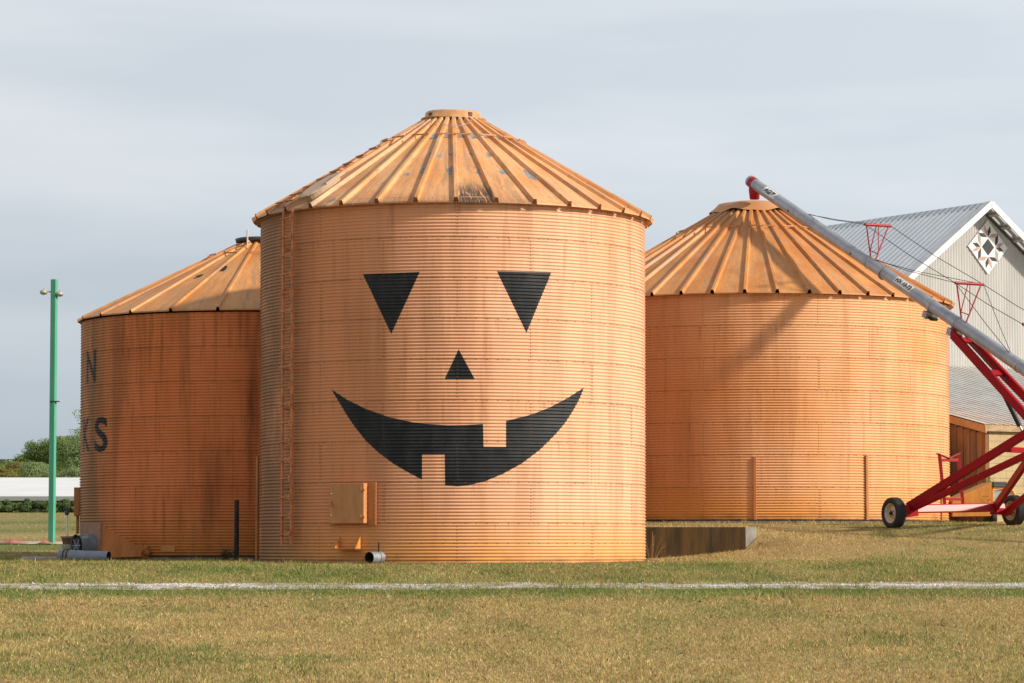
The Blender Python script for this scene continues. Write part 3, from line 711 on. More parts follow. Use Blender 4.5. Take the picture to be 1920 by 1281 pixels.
    ut.tube([Mf @ (p0 + dirv * 0.14), Mf @ (p0 + dirv * 0.17)], 0.13, 24); ut.box((0.05, 0.12, zb + 0.19), (0.02, 0.02, 0.22), Mf, 1)
    ut.add([Mf @ (p0 + dirv * 0.02 + Vector((0.105 * math.cos(q * PI / 10), 0, 0.105 * math.sin(q * PI / 10)))) for q in range(20)], [tuple(range(20))], 1)
    ut.build('unload_tube', [M_galv, M_dark], root)
    # conduit running up the left edge, between the two bins
    cd_ = MB(); a0_, zt_ = b.at(489.5, 848); cd_.tube([b.pt(d2(-86), -0.05, 0.05), b.pt(d2(-86), 2.25, 0.05)], 0.035, 10); cd_.build('conduit', M_orange_dull, root)
    return root

def right_bin():
    b = RIGHT
    root = thing('grain_bin', 'squat plain orange grain bin below the auger spout, with two upright wall stiffeners', 'grain bin', (b.C[0], b.C[1], b.z0), 0, GB)
    wallm = bin_paint('right_bin_paint', (0.76, 0.41, 0.21), (0.72, 0.34, 0.135), (0.64, 0.27, 0.055), (0.32, 0.11, 0.03), 0.35, b.R, b.ring, 5.0, algae_shade=(-4.4, -2.2, (0.36, 0.12, 0.03), 0.55), shade_tint=(-3.4, 0.6, (0.66, 0.22, 0.065), 0.8))
    a1 = b.at(1426, 580)[0]; a2 = b.at(1534, 640)[0]
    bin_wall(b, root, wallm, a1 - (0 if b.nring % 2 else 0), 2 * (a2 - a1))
    roofm = roof_paint('right_roof_paint', (0.64, 0.28, 0.085), (0.53, 0.185, 0.04), (0.42, 0.24, 0.13), 6.0)
    roof, rp = bin_roof(b, root, roofm)
    stiffener_ring(b, roof, rp, 2.0, M_orange)
    zt = b.ze - b.z0 + (b.Re - b.rc) * b.slope
    c = MB(); c.lathe([(1.05, zt - 0.06), (1.03, zt + 0.05), (0.8, zt + 0.07)], 40, mi=1)
    c.lathe([(1.14, zt + 0.045), (1.02, zt + 0.17), (0.92, zt + 0.28), (0.5, zt + 0.35), (0.01, zt + 0.38)], 64,
            wob=lambda j, a_: ((0.03 * math.sin(5 * a_ + 0.6) + 0.02 * math.sin(9 * a_)) * (j == 0) + 0.008 * math.sin(4 * a_) * (j == 1), (0.035 * math.sin(6 * a_ + 1.2) + 0.02 * math.sin(11 * a_)) * (j == 0)))
    c.build('roof_cap', [mat('cap_paint', (0.58, 0.26, 0.09), 0.5, 0, (0.5, 0.26, 0.13), 3), M_dark], root)
    foundation(b, root, 0.25, 0.07)
    for px, y0, y1 in ((1415, 857, 973), (1624, 854, 970), (1763, 852, 968)):
        a, z1 = b.at(px, y0); st = MB(); st.box((0, 0.022, z1 / 2), (0.075, 0.055, z1), b.frame(a, 0)); bevel(st.build('stiffener', M_orange_dull, root), 0.008)
    return root

def left_bin():
    b = LEFT
    root = thing('grain_bin', 'dark streaked orange grain bin in shade, with black letters N and KS at its edge', 'grain bin', (b.C[0], b.C[1], b.z0), 0, GB)
    wallm = bin_paint('left_bin_paint', (0.76, 0.25, 0.085), (0.66, 0.195, 0.055), (0.52, 0.19, 0.032), (0.17, 0.055, 0.016), 0.8, b.R, b.ring, 9.0, algae_shade=(-4.6, -3.0, (0.2, 0.12, 0.04), 0.6))
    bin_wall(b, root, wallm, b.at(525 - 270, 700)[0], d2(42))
    roofm = roof_paint('left_roof_paint', (0.66, 0.30, 0.095), (0.55, 0.205, 0.045), (0.38, 0.21, 0.10), 12.0)
    roof, rp = bin_roof(b, root, roofm, [(415, 505, .05, .12), (372, 518, .04, .07)], bare=M_dark)
    stiffener_ring(b, roof, rp, 1.25, M_orange)
    zt = b.ze - b.z0 + (b.Re - b.rc) * b.slope
    c = MB(); c.lathe([(0.50, zt - 0.08), (0.50, zt + 0.08)], 32, mi=0)
    c.lathe([(0.48, zt + 0.075), (0.62, zt + 0.08), (0.64, zt + 0.16), (0.60, zt + 0.175), (0.01, zt + 0.19)], 36, mi=1)
    c.build('roof_cap', [M_orange_dull, mat('dark_cap', (0.075, 0.075, 0.08), 0.5, 0.3)], root)
    br = MB(); br.tube([Vector((-0.28, -0.85, zt - 0.12)), Vector((-0.28, -0.85, zt + 0.30))], 0.02, 8); br.beam(Vector((-0.28, -0.85, zt + 0.05)), Vector((-0.25, -0.5, zt + 0.05)), 0.03, 0.03); br.build('brace_post', mat('pale_post', (0.62, 0.5, 0.38), 0.6), root)
    foundation(b, root, 0.2, 0.10)
    for body, x0, x1, y0, y1 in (('N', 163, 180.5, 655, 717), ('K', 156.5, 169, 783, 846), ('S', 178, 202.5, 781, 847)):
        vs, fs = text_mesh(body, 0.022); a0_, zt_ = b.at(x0, y0); a1_, _ = b.at(x1, y0); zb_ = b.at(x1, y1)[1]; zt_ = b.at(x1, y0)[1]
        data = [((a0_ + (a1_ - a0_) * x) * b.R, zb_ + (zt_ - zb_) * y) for x, y in vs]
        paint_flat(b, root, 'painted_letter', None, (data, fs), M_black_paint)
    # junction box and conduit at the left edge
    a, zc = d2(-84), b.at(175, 939)[1]; Mf = b.frame(a, 0); bx = MB(); bx.box((0.10, 0.06, zc), (0.34, 0.14, 0.66), Mf); o = bevel(bx.build('junction_box', M_orange_dull, root), 0.01)
    cn = MB(); cn.tube([Mf @ Vector((0.1, 0.05, zc - 0.33)), Mf @ Vector((0.1, 0.05, zc - 0.75))], 0.035, 8); cn.build('conduit', M_orange_dull, o)
    # small framed vents at the foot
    for px in (310, 322):
        a, zc = b.at(px, 1029); v = MB(); v.box((0, 0.012, zc), (0.2, 0.03, 0.14), b.frame(a, 0)); v.build('foot_vent', M_orange, root)
    return root
front_bin(); right_bin(); left_bin()
grass(); path(); dirt(FRONT, 0.34); dirt(LEFT, 0.4)
def leaves():
    r = random.Random(4); m = mat('dead_leaf', (0.07, 0.035, 0.02), 0.8, 0, (0.16, 0.07, 0.03), 20)
    for px, py in ((152, 1137), (308, 1108), (500, 1142), (477, 1148), (949, 1198), (1768, 1179), (270, 1141), (1312, 1133)):
        best = min((abs(P(px, py, y).z - gz(P(px, py, y).x, y)), y) for y in np.arange(36, 60, 0.1)); c = P(px, py, best[1]); a = r.random() * 6; b = MB(); l = 0.05
        pts = [(-l, 0, 0.0), (-0.4 * l, 0.45 * l, 0.03), (0.5 * l, 0.4 * l, 0.02), (l, 0, 0.04), (0.5 * l, -0.42 * l, 0.03), (-0.4 * l, -0.4 * l, 0.015)]
        b.add([Matrix.Rotation(a, 3, 'Z') @ Vector(p) for p in pts], [(0, 1, 2, 3), (0, 3, 4, 5)]); o = b.build('fallen_leaf', m, None, (c.x, c.y, gz(c.x, c.y) + 0.02))
        tag(o, 'small dark fallen leaf lying on the straw lawn below the path', 'leaf', 'fallen leaves on the lawn')
leaves()

# ------------------------------------------------------------------ aeration fan and duct beside the left bin
def aeration():
    be = d2(36); ax = Vector((math.cos(be), math.sin(be), 0)); pr = Vector((-math.sin(be), math.cos(be), 0))
    near = P(189, 1046, 67.7); zb = near.z; th = 0.74; wd = 0.86; Ln = 1.0
    root = thing('aeration_fan', 'grey axial fan with a rusty orange wedge duct at the foot of the shaded bin', 'fan', (near.x, near.y, zb))
    def q(l, s_, h): return Vector(ax * l + pr * s_ + Vector((0, 0, h)))
    d = MB(); vs = [q(0, 0, 0), q(0, wd, 0), q(0, wd, th), q(0, 0, th), q(Ln, -0.02, 0.02), q(Ln, wd, 0.02), q(Ln, wd, 0.2), q(Ln, -0.02, 0.2)]
    d.add(vs, [(0, 1, 2, 3), (7, 6, 5, 4), (0, 3, 7, 4), (1, 5, 6, 2), (3, 2, 6, 7), (0, 4, 5, 1)])
    d.box((0, 0, 0), (0.03, wd + 0.06, th + 0.05), Matrix.Translation(q(-0.012, wd / 2, th / 2)) @ Matrix.Rotation(be, 4, 'Z'), 1)
    d.build('transition_duct', [mat('duct_paint', (0.80, 0.31, 0.11), 0.55, 0, (0.62, 0.24, 0.07), 3, (1, 1, 0.4)), mat('duct_plate', (0.36, 0.2, 0.13), 0.6, 0, (0.28, 0.15, 0.1), 6)], root)
    c0 = q(-0.03, wd * 0.42, 0.27); c1 = c0 - ax * 0.40; r = 0.22
    f = MB(); f.tube([c0, c0 - ax * 0.16], 0.25, 28); f.tube([c0 - ax * 0.14, c0 - ax * 0.17], 0.265, 28); f.tube([c0 - ax * 0.17, c1 + ax * 0.02], r, 28, cap=False); f.tube([c1 + ax * 0.05, c1 + ax * 0.015, c1], [r, r + 0.008, r + 0.028], 28, cap=False); f.tube([c1 + ax * 0.07, c1 + ax * 0.002], [r - 0.012, r + 0.02], 28, cap=False, mi=1)
    f.tube([c1, c1 + ax * 0.3], r - 0.02, 28, cap=False, mi=1)
    f.add([c1 + ax * 0.05 + (pr * math.cos(q_ * PI / 12) + Vector((0, 0, math.sin(q_ * PI / 12)))) * (r - 0.02) for q_ in range(24)], [tuple(range(24))], 1)
    f.build('fan_housing', [M_fan, M_dark], root)
    g = MB()
    for k in range(4):
        an = k * PI / 4; e = pr * math.cos(an) + Vector((0, 0, math.sin(an))); g.beam(c1 + ax * 0.02 - e * 0.2, c1 + ax * 0.02 + e * 0.2, 0.014, 0.014)
    for rr in (0.07, 0.12, 0.17):
        pts = [c1 + ax * 0.025 + (pr * math.cos(2 * PI * k / 20) + Vector((0, 0, math.sin(2 * PI * k / 20)))) * rr for k in range(21)]; g.tube(pts, 0.005, 5)
    g.build('fan_guard', M_galv, root)
    h = MB(); h.tube([c1 + ax * 0.12, c1 + ax * 0.3], 0.075, 16); h.build('motor', M_fan, root)
    for l in (-0.27, ):
        for sg in (-0.13, 0.13):
            lg = MB(); lg.box((0, 0, -0.02), (0.10, 0.03, 0.30), Matrix.Translation(c0 + ax * l + pr * sg + Vector((0, 0, -0.22))) @ Matrix.Rotation(be, 4, 'Z')); lg.build('leg', M_galv, root)
    lb = MB(); lb.box((0, 0, 0), (0.14, 0.012, 0.06), Matrix.Translation(c0 - ax * 0.27 - pr * 0.17 + Vector((0, 0, 0.167))) @ Matrix.Rotation(be, 4, 'Z') @ Matrix.Rotation(d2(48), 4, 'X')); lb.build('rating_plate', M_white, root)
    fm = MB(); rr = random.Random(3)
    for k in range(16):
        c = P(262 + rr.random() * 16, 1046 - rr.random() * 20, 68.5) - root.location; s_ = 0.05 + 0.06 * rr.random()
        fm.lathe([(0.001, -s_), (s_ * 0.8, -s_ * 0.5), (s_, 0), (s_ * 0.75, s_ * 0.6), (0.001, s_)], 9, Matrix.Translation(c))
    fm.build('foam_seal', M_foam, root)
aeration()

def odds_left():
    # loose grey pipe
    a, b_ = P(112, 1045.5, 65.6), P(204, 1050, 65.2); a.z = max(a.z, gz(a.x, a.y) + 0.115); b_.z = max(b_.z, gz(b_.x, b_.y) + 0.105)
    root = thing('pipe', 'loose grey pipe lying on the ground in front of the fan', 'pipe', tuple(a))
    d = (b_ - a); m = MB(); m.tube([Vector((0, 0, 0)), d], [0.118, 0.105], 28, cap=False); m.tube([d, Vector((0, 0, 0))], [0.097, 0.11], 28, cap=False, mi=1)
    u = d.normalized(); m.add([Vector((0, 0, 0)) + (u.cross(Vector((0, 0, 1))) * math.cos(q * PI / 10) + Vector((0, 0, 1)) * math.sin(q * PI / 10)) * 0.117 for q in range(20)], [tuple(range(20))])
    m.build('pipe_body', [M_pvc, M_dark], root)
    for t in (0.10, 0.17):
        c = MB(); c.tube([d * t, d * (t + 0.025)], 0.13, 24); c.build('clamp', M_rust, root)
    # concrete pad
    c = P(120, 1052, 66.2); pad = MB(); pad.box((0, 0, 0), (1.8, 1.9, 0.12)); o = bevel(pad.build('concrete_pad', mat('pale_concrete', (0.46, 0.41, 0.36), 0.85, 0, (0.34, 0.3, 0.26), 5, bump=0.3), None, (c.x, c.y + 0.3, gz(c.x, c.y) + 0.02)), 0.02)
    o.rotation_euler = (0.0, 0, d2(12)); tag(o, 'low grey concrete pad under the loose pipe by the fan', 'slab')
    # planter, with the metal stake standing in it
    c = P(128, 1037, 68.6); zg = gz(c.x, c.y)
    root = thing('plant_pot', 'tan flower pot standing on a pale tub behind the grey fan', 'pot', (c.x, c.y, zg - 0.02))
    h1 = P(128, 1021, 68.6).z - zg + 0.02; h2 = P(128, 1005.5, 68.6).z - zg + 0.02
    m = MB(); m.lathe([(0.001, 0), (0.13, 0), (0.15, h1 - 0.01), (0.155, h1), (0.001, h1)], 20); m.build('tub', mat('pale_tub', (0.5, 0.45, 0.38), 0.7, 0, (0.4, 0.34, 0.28), 8), root)
    m = MB(); m.lathe([(0.001, h1 + 0.003), (0.125, h1 + 0.003), (0.15, h2 - 0.05), (0.175, h2 - 0.05), (0.175, h2), (0.15, h2), (0.14, h2 - 0.03), (0.001, h2 - 0.04)], 20); m.build('pot', mat('tan_pot', (0.36, 0.21, 0.13), 0.7, 0, (0.28, 0.16, 0.1), 8), root)
    s = P(126.5, 1003, 68.6); t = P(125.5, 953, 68.6)
    root = thing('metal_stake', 'thin bright metal stake with a dark blue fitting on top, standing in the tan pot', 'stake', (s.x, s.y, zg + h2 - 0.09))
    hgt = t.z - (zg + h2 - 0.09)
    m = MB(); m.tube([Vector((0, 0, 0)), Vector((t.x - s.x, 0, hgt))], 0.019, 10); m.build('rod', M_steelbright, root)
    m = MB(); m.lathe([(0.02, hgt - 0.16), (0.045, hgt - 0.14), (0.045, hgt - 0.07), (0.02, hgt - 0.05), (0.03, hgt - 0.04), (0.03, hgt), (0.001, hgt + 0.01)], 14, Matrix.Translation((t.x - s.x, 0, 0))); m.build('fitting', mat('blue_fitting', (0.05, 0.07, 0.13), 0.4, 0.2), root)
    # short black post between the bins
    c = P(443, 1050, 66.6); z = gz(c.x, c.y); hgt = P(443, 938, 66.6).z - z
    m = MB(); m.lathe([(0.055, -0.2), (0.052, hgt * 0.5), (0.05, hgt - 0.01), (0.044, hgt), (0.001, hgt)], 14, wob=lambda j, a_: (0.003 * math.sin(5 * a_ + j), 0))
    o = m.build('post', mat('tarred_wood', (0.025, 0.022, 0.02), 0.8, 0, (0.05, 0.045, 0.035), 20, (1, 1, 0.15), bump=0.5), None, (c.x, c.y, z)); tag(o, 'short black weathered post standing between two bins', 'post')
odds_left()

def weed(name, label, cat, px, py, Y, h, n, c1, dry=False, spread=0.2, seed=0):
    r = random.Random(seed); c = P(px, py, Y); z = gz(c.x, c.y)
    root = thing(name, label, cat, (c.x, c.y, z - 0.02))
    st = MB(); lf = MB()
    for k in range(n):
        a = r.random() * 6.28; hh = h * (0.5 + 0.6 * r.random()); sp = spread * r.random()
        p0 = Vector((0.3 * sp * math.cos(a), 0.3 * sp * math.sin(a), 0)); p2 = Vector((sp * math.cos(a) * 1.3, sp * math.sin(a) * 1.3, hh)); p1 = (p0 + p2) / 2 + Vector((0, 0, 0.12 * hh))
        st.tube([p0, p1, p2], [0.006, 0.005, 0.003], 5)
        for q in range(10 if not dry else 5):
            t = 0.2 + 0.8 * r.random(); p = p0 * (1 - t) ** 2 + p1 * 2 * t * (1 - t) + p2 * t * t; b = r.random() * 6.28; s_ = (0.035 + 0.05 * r.random()) * (0.6 if dry else 1)
            u = Vector((math.cos(b), math.sin(b), r.uniform(-0.5, 0.7))).normalized(); w_ = u.cross(Vector((r.random(), r.random(), 1))).normalized()
            lf.add([p, p + u * s_ * 0.5 + w_ * s_ * 0.28, p + u * s_, p + u * s_ * 0.5 - w_ * s_ * 0.28], [(0, 1, 2, 3)])
    st.build('stem', mat('weed_stem', c1[0], 0.8), root); lf.build('foliage', mat('weed_leaf', c1[1], 0.7, 0, c1[2], 9), root)
weed('weed', 'leafy dark weed at the foot of the short black post', 'weed', 424, 1049, 66.5, 0.28, 16, ((0.06, 0.07, 0.03), (0.05, 0.075, 0.03), (0.2, 0.2, 0.14)), False, 0.28, 1)
weed('dry_weed', 'dry brown weed stalks beside the bin and the concrete wall', 'weed', 1222, 1042, 68.3, 0.6, 14, ((0.3, 0.18, 0.08), (0.36, 0.2, 0.08), (0.25, 0.14, 0.06)), True, 0.3, 2)
weed('garden_plant', 'bright green leafy plant above the orange duct by the block wall', 'plant', 1849, 968, 81.75, 1.3, 34, ((0.12, 0.2, 0.04), (0.16, 0.27, 0.035), (0.27, 0.34, 0.06)), False, 0.22, 3)

# ------------------------------------------------------------------ concrete retaining wall
def retaining():
    y = WALL_Y; xr = P(1398, 1000, y).x; top = P(1398, 988.5, y).z; m = MB()
    x0 = -1.2; e = 0.42
    out_ = [(x0, y - 0.02), (xr, y - 0.02), (xr + 0.25, y + 0.10), (xr + 0.22, y + 0.2), (xr - 0.1, y + 0.22), (x0, y + 0.22)]
    n = len(out_); vs = [(a, b_, 0.9) for a, b_ in out_] + [(a, b_, top) for a, b_ in out_]
    m.add(vs, [tuple(range(n, 2 * n))], 1); m.add(vs, [(i, (i + 1) % n, (i + 1) % n + n, i + n) for i in (0,)], 0); m.add(vs, [(i, (i + 1) % n, (i + 1) % n + n, i + n) for i in range(1, n)], 1)
    me = MB(); me.v = [(a - xr, b_ - y, c) for a, b_, c in m.v]; me.f, me.m, me.sm = m.f, m.m, m.sm
    o = bevel(me.build('retaining_wall', [M_conc_stain, M_concrete], None, (xr, y, 0)), 0.015); tag(o, 'low brown stained concrete retaining wall between the smiling bin and the bin under the auger', 'wall')
retaining()

# ------------------------------------------------------------------ grain auger
AX_DIR = Vector((0.866, 0.5, 0))
def grain_auger():
    H = P(1409, 341, 81.0); K2 = P(1793, 604.5, 73.1); D = (K2 - H).normalized()
    end = H + D * 23.0
    wl, wr = P(1676, 961, 73.7), P(1901, 966, 75.35)
    rt = 0.378
    wl.z = gz(wl.x, wl.y) + rt - 0.02; wr.z = gz(wr.x, wr.y) + rt - 0.02
    ax = (wr - wl); ax.z *= 1.0; ax.normalize()
    mid = (wl + wr) / 2
    root = thing('grain_auger', 'long grey grain auger on a red wheeled frame, its spout above the bin roof', 'grain auger', (mid.x, mid.y, gz(mid.x, mid.y)))
    W = lambda mb, name, m_, par=None: world_part(mb, name, m_, root)
    R = 0.152
    m = MB(); m.tube([H, H + D * 9, end], R, 32); W(m, 'tube', M_tube)
    m = MB(); m.tube([H - D * 0.10, H - D * 0.06, H - D * 0.0], [R * 0.8, R * 1.02, R * 1.03], 32); W(m, 'end_cap', M_galv)
    m = MB(); m.tube([H + D * 0.03, H + D * 0.22], R * 1.03, 32); W(m, 'head_band', M_red2)
    # discharge spout
    s = MB(); side = D.cross(Vector((0, 0, 1))).normalized(); hd = Vector((D.x, D.y, 0)).normalized(); top = H + D * 0.14 + Vector((0, 0, -0.05)); n = 20
    def ring(zz, rx): return [top + hd * (0.02 + rx * math.cos(2 * PI * q / n)) + side * (rx * math.sin(2 * PI * q / n)) + Vector((0, 0, zz)) for q in range(n)]
    vs = ring(0.0, 0.15) + ring(-0.12, 0.155) + ring(-0.37, 0.125) + ring(-0.37, 0.115) + ring(-0.1, 0.12)
    s.add(vs, [(j * n + q, j * n + (q + 1) % n, (j + 1) * n + (q + 1) % n, (j + 1) * n + q) for j in range(4) for q in range(n)], 0, True); W(s, 'discharge_spout', M_red2)
    # where the tube is seen at picture column px
    def tpt(px):
        lo, hi = 0.0, 23.0
        for _ in range(40):
            t = (lo + hi) / 2; p = H + D * t; v = p - CAM; xc = CX + F * v.x / (v.y * math.cos(ALPHA) + v.z * math.sin(ALPHA))
            lo, hi = (t, hi) if xc < px else (lo, t)
        return t
    for px, wdt, k in ((1630, 0.03, 1.06), (1657, 0.05, 1.22), (1912, 0.04, 1.08)):
        t = tpt(px); f = MB(); f.tube([H + D * t, H + D * (t + wdt)], R * k, 32); W(f, 'flange', M_galv)
    upv = side.cross(D).normalized()
    if upv.z < 0: upv = -upv
    for px in (1746, 1792):
        t = tpt(px); c = H + D * t; b = MB(); b.tube([c, c + D * 0.12], R * 1.07, 32)
        M = Matrix((side, D, upv)).transposed().to_4x4(); M.translation = c
        b.box((0, 0.06, -R - 0.08), (0.36, 0.16, 0.16), M); b.box((0, 0.2, -R - 0.12), (0.2, 0.14, 0.06), M, 1); W(b, 'track_bracket', [M_galv, M_black])
    # truss brackets standing on the tube, and their cables
    tops = []
    for k, (lx, ly, rx, ry, fx, fy, gx, gy, Y) in enumerate(((1622, 421, 1670, 424, 1628, 476, 1640, 478, 77.4), (1791, 530.5, 1844, 533.5, 1798, 590, 1810, 591, 74.3), (1917.5, 608, 1975, 612, 1928, 673, 1942, 675, 72.0))):
        dY = 0.22; Y = (H + D * tpt(fx + 4)).y
        tl, tr = P(lx, ly, Y - dY), P(rx, ry, Y + dY); bl, br = [H + D * tpt(q_) + upv * (R * 0.93) + side * sg_ for q_, sg_ in ((fx, -0.03), (gx, 0.03))]; tops.append((tl, tr))
        b = MB(); b.tube([tl, tr], 0.037, 10); b.tube([tl * 0.95 + tr * 0.05, bl], 0.018, 8); b.tube([tr * 0.92 + tl * 0.08, br], 0.018, 8)
        b.tube([tl * 0.55 + tr * 0.45, bl * 0.85 + tl * 0.15], 0.013, 6); b.tube([tl * 0.48 + tr * 0.52, br * 0.78 + tr * 0.22], 0.013, 6); b.tube([bl * 0.8 + tl * 0.2, br * 0.8 + tr * 0.2], 0.013, 6)
        W(b, 'truss_bracket', M_red2)
    rc = 0.0085; ep = H + D * tpt(1487) - upv * 0.02; e1, e2 = ep - side * R, ep + side * R
    q1 = H + D * tpt(1604) - upv * 0.02; f1, f2 = q1 - side * R, q1 + side * R
    t3 = H + D * tpt(1912); low = H + D * tpt(2060); lw1, lw2 = low - side * 0.2, low + side * 0.2
    if (e1 - P(1487, 400, 80)).length > (e2 - P(1487, 400, 80)).length: e1, e2, f1, f2, lw1, lw2 = e2, e1, f2, f1, lw2, lw1
    for pts in ([e1, tops[0][0]], [e2, tops[0][1]], [tops[0][0], tops[1][0]], [tops[0][1], tops[1][1]], [f1, tops[1][0]], [f2, tops[1][1]], [tops[1][0], tops[2][0]], [tops[1][1], tops[2][1]], [tops[1][0], t3], [tops[1][1], t3 + side * 0.1], [tops[2][0], lw1], [tops[2][1], lw2]):
        c = MB(); p, q = pts; c.tube([p, (p + q) / 2 - Vector((0, 0, 0.012 * (p - q).length)), q], rc, 6); W(c, 'cable', M_cable)
    for a_, b_ in ((e1, e2), (f1, f2)):
        c = MB(); c.tube([a_, b_], 0.035, 8); W(c, 'cable_clamp', M_black)
    # decals
    view = Vector((0, -1, 0)); vn = (view - D * view.dot(D)).normalized(); vu = (-D.cross(vn)).normalized()
    if vu.z < 0: vu = -vu
    def on_tube(t, ang, rr): return H + D * t + (vn * math.cos(ang) + vu * math.sin(ang)) * rr
    def decal(body, px0, px1, h, par_name, shear=0, extra=None):
        t0, t1 = tpt(px0), tpt(px1)
        pl = MB(); nn = 8; padx, pady = 0.05, 0.035; a0_, a1_ = -(h / 2 + pady) / R + 0.1, (h / 2 + pady) / R + 0.1
        vs = [on_tube(tt, a0_ + (a1_ - a0_) * q / nn, R + 0.002) for tt in (t0 - padx, t1 + padx) for q in range(nn + 1)]
        pl.add(vs, [(q, q + 1, nn + 2 + q, nn + 1 + q) for q in range(nn)], 0, True); o1 = W(pl, 'decal', M_white)
        vs, fs = text_mesh(body, 0.045, shear); bm = bmesh.new(); bv = [bm.verts.new((x, y, 0)) for x, y in vs]
        for f in fs:
            try: bm.faces.new([bv[i] for i in f])
            except ValueError: pass
        tx1 = t1 if extra is None else t0 + (t1 - t0) * 0.66
        if extra:
            for pts in extra: bm.faces.new([bm.verts.new(((x - 0.0) * (t1 - t0) / (tx1 - t0), y, 0)) for x, y in pts])
        for q in range(1, 10): bmesh.ops.bisect_plane(bm, geom=bm.verts[:] + bm.edges[:] + bm.faces[:], plane_co=(0, q / 10, 0), plane_no=(0, 1, 0), dist=1e-6)
        tm = MB(); bm.verts.index_update(); bm.faces.index_update()
        tm.add([on_tube(t0 + (tx1 - t0) * v.co.x, (v.co.y - 0.5) * h / R + 0.1, R + 0.004) for v in bm.verts], [tuple(v.index for v in f.verts) for f in bm.faces]); bm.free()
        inv = Matrix.Translation(root.location).inverted(); tm.v = [tuple(inv @ Vector(p)) for p in tm.v]; tm.build('lettering', M_black, o1)
    decal('AGI', 1439, 1457, 0.15, 'd', 0.2, extra=[[(0.70, 0.98), (1.0, 0.98), (0.92, 0.60), (0.70, 0.55)], [(0.70, 0.47), (0.90, 0.52), (0.88, 0.44), (0.70, 0.38)], [(0.70, 0.30), (0.84, 0.35), (0.82, 0.27), (0.70, 0.2)]])
    decal('HX 10-73', 1686, 1712.5, 0.13, 'd')
    # scissor frame
    yb = (H + D * tpt(2100)).y; LB_end, RB_end = P(2094, 774, yb - 0.15), P(2112, 778, yb + 0.15)
    yp = (H + D * tpt(1955)).y; Lp, Rp = P(1943, 801, yp - 0.1), P(1972, 797, yp + 0.3)
    for p0, p1, wd_, ht in ((P(1703, 950.5, 73.95), Lp, 0.10, 0.20), (P(1703, 957, 73.98), LB_end, 0.10, 0.155), (P(1867, 950, 75.0), Rp, 0.10, 0.20), (P(1884, 963, 75.1), RB_end, 0.10, 0.15)):
        b = MB(); b.beam(p0, p1, wd_, ht); bevel(W(b, 'lower_arm', M_red), 0.012)
    uL0, uR0 = P(1786, 627, 72.95), P(1813, 630, 73.35)
    for p0, p1 in ((uL0, Lp), (uR0, Rp)):
        b = MB(); b.beam(p0, p1, 0.09, 0.21); b.beam(p0 + Vector((0, 0, 0.0)), p0 + (H + D * tpt(1794) - p0) * 0.7, 0.06, 0.12, Vector((0, 1, 0.2))); bevel(W(b, 'upper_arm', M_red), 0.012)
    for f in (0.06, 0.43, 0.93):
        b = MB(); b.beam(uL0 + (Lp - uL0) * f, uR0 + (Rp - uR0) * f, 0.2, 0.06, (Lp - uL0).cross(AX_DIR)); W(b, 'cross_brace', M_red)
    b = MB(); b.beam(P(1890, 843, 72.2), P(1925, 845, 72.7), 0.2, 0.12); W(b, 'cross_brace', M_red)
    c0 = (uL0 + (Lp - uL0) * 0.45 + uR0 + (Rp - uR0) * 0.45) / 2 - Vector((0, 0, 0.1)); c1 = P(1946, 868, 71.9); dd = c1 - c0
    b = MB(); b.tube([c0, c0 + dd * 0.56], 0.062, 16); cy = W(b, 'hydraulic_cylinder', M_black)
    b = MB(); b.tube([c0 + dd * 0.5, c1], 0.03, 12); b.v = [tuple(Vector(p) - root.location) for p in b.v]; b.build('piston_rod', M_steelbright, cy)
    hs = MB(); pts = [uR0 + Vector((-0.1, -0.12, 0.05)) + (Rp - uR0) * t + Vector((0, 0, -0.12 * math.sin(PI * t * 1.6))) for t in np.linspace(0, 0.5, 9)]; hs.tube(pts, 0.016, 6); W(hs, 'hydraulic_hose', M_black)
    # axle and wheel brackets
    p0, p1 = wl + ax * 0.30, wr - ax * 0.30
    fw = Vector((0.5, -0.866, 0)); fw = (fw - ax * fw.dot(ax)).normalized(); uz = Vector((0, 0, 1)); b = MB()
    sec = [(0.085, -0.015), (0.035, 0.145), (0.005, 0.165), (-0.09, 0.165), (-0.09, -0.02), (0.0, -0.05), (0.07, -0.05)]
    vs = [p + fw * x + uz * (z + 0.03) for p in (p0, p1) for x, z in sec]; n = len(sec)
    b.add(vs, [tuple(range(n)), tuple(range(2 * n - 1, n - 1, -1))] + [(i, i + n, (i + 1) % n + n, (i + 1) % n) for i in range(n)])
    bevel(W(b, 'axle', M_axle), 0.006)
    for p, sg in ((wl, 1), (wr, -1)):
        b = MB(); b.beam(p + ax * sg * 0.16 + Vector((0, 0, -0.03)), p + ax * sg * 0.62 + Vector((0, 0, -0.0)), 0.28, 0.16); b.tube([p, p + ax * sg * 0.2], 0.045, 12)
        bevel(W(b, 'wheel_bracket', M_red), 0.012)
    # wheels
    for p, lb in ((wl, 'wheel standing clear in front of the bin wall'), (wr, 'wheel partly behind the red arms near the block wall')):
        we = bpy.data.objects.new('wheel', None); col.objects.link(we); we.parent = root; we['label'] = lb
        Mw = Matrix((Vector((-ax.y, ax.x, 0)), Vector((0, 0, 1)), ax)).transposed().to_4x4(); Mw.translation = p - root.location
        ty = MB(); hw = 0.125
        prof = [(0.235, -hw * 0.8), (0.25, -hw * 0.98), (0.30, -hw * 1.06), (0.345, -hw), (0.368, -hw * 0.82), (rt - 0.004, -hw * 0.62)]
        for zz in (-0.5, -0.25, 0.0, 0.25, 0.5): prof += [(rt, zz * hw - 0.010), (rt - 0.012, zz * hw - 0.004), (rt - 0.012, zz * hw + 0.004), (rt, zz * hw + 0.010)]
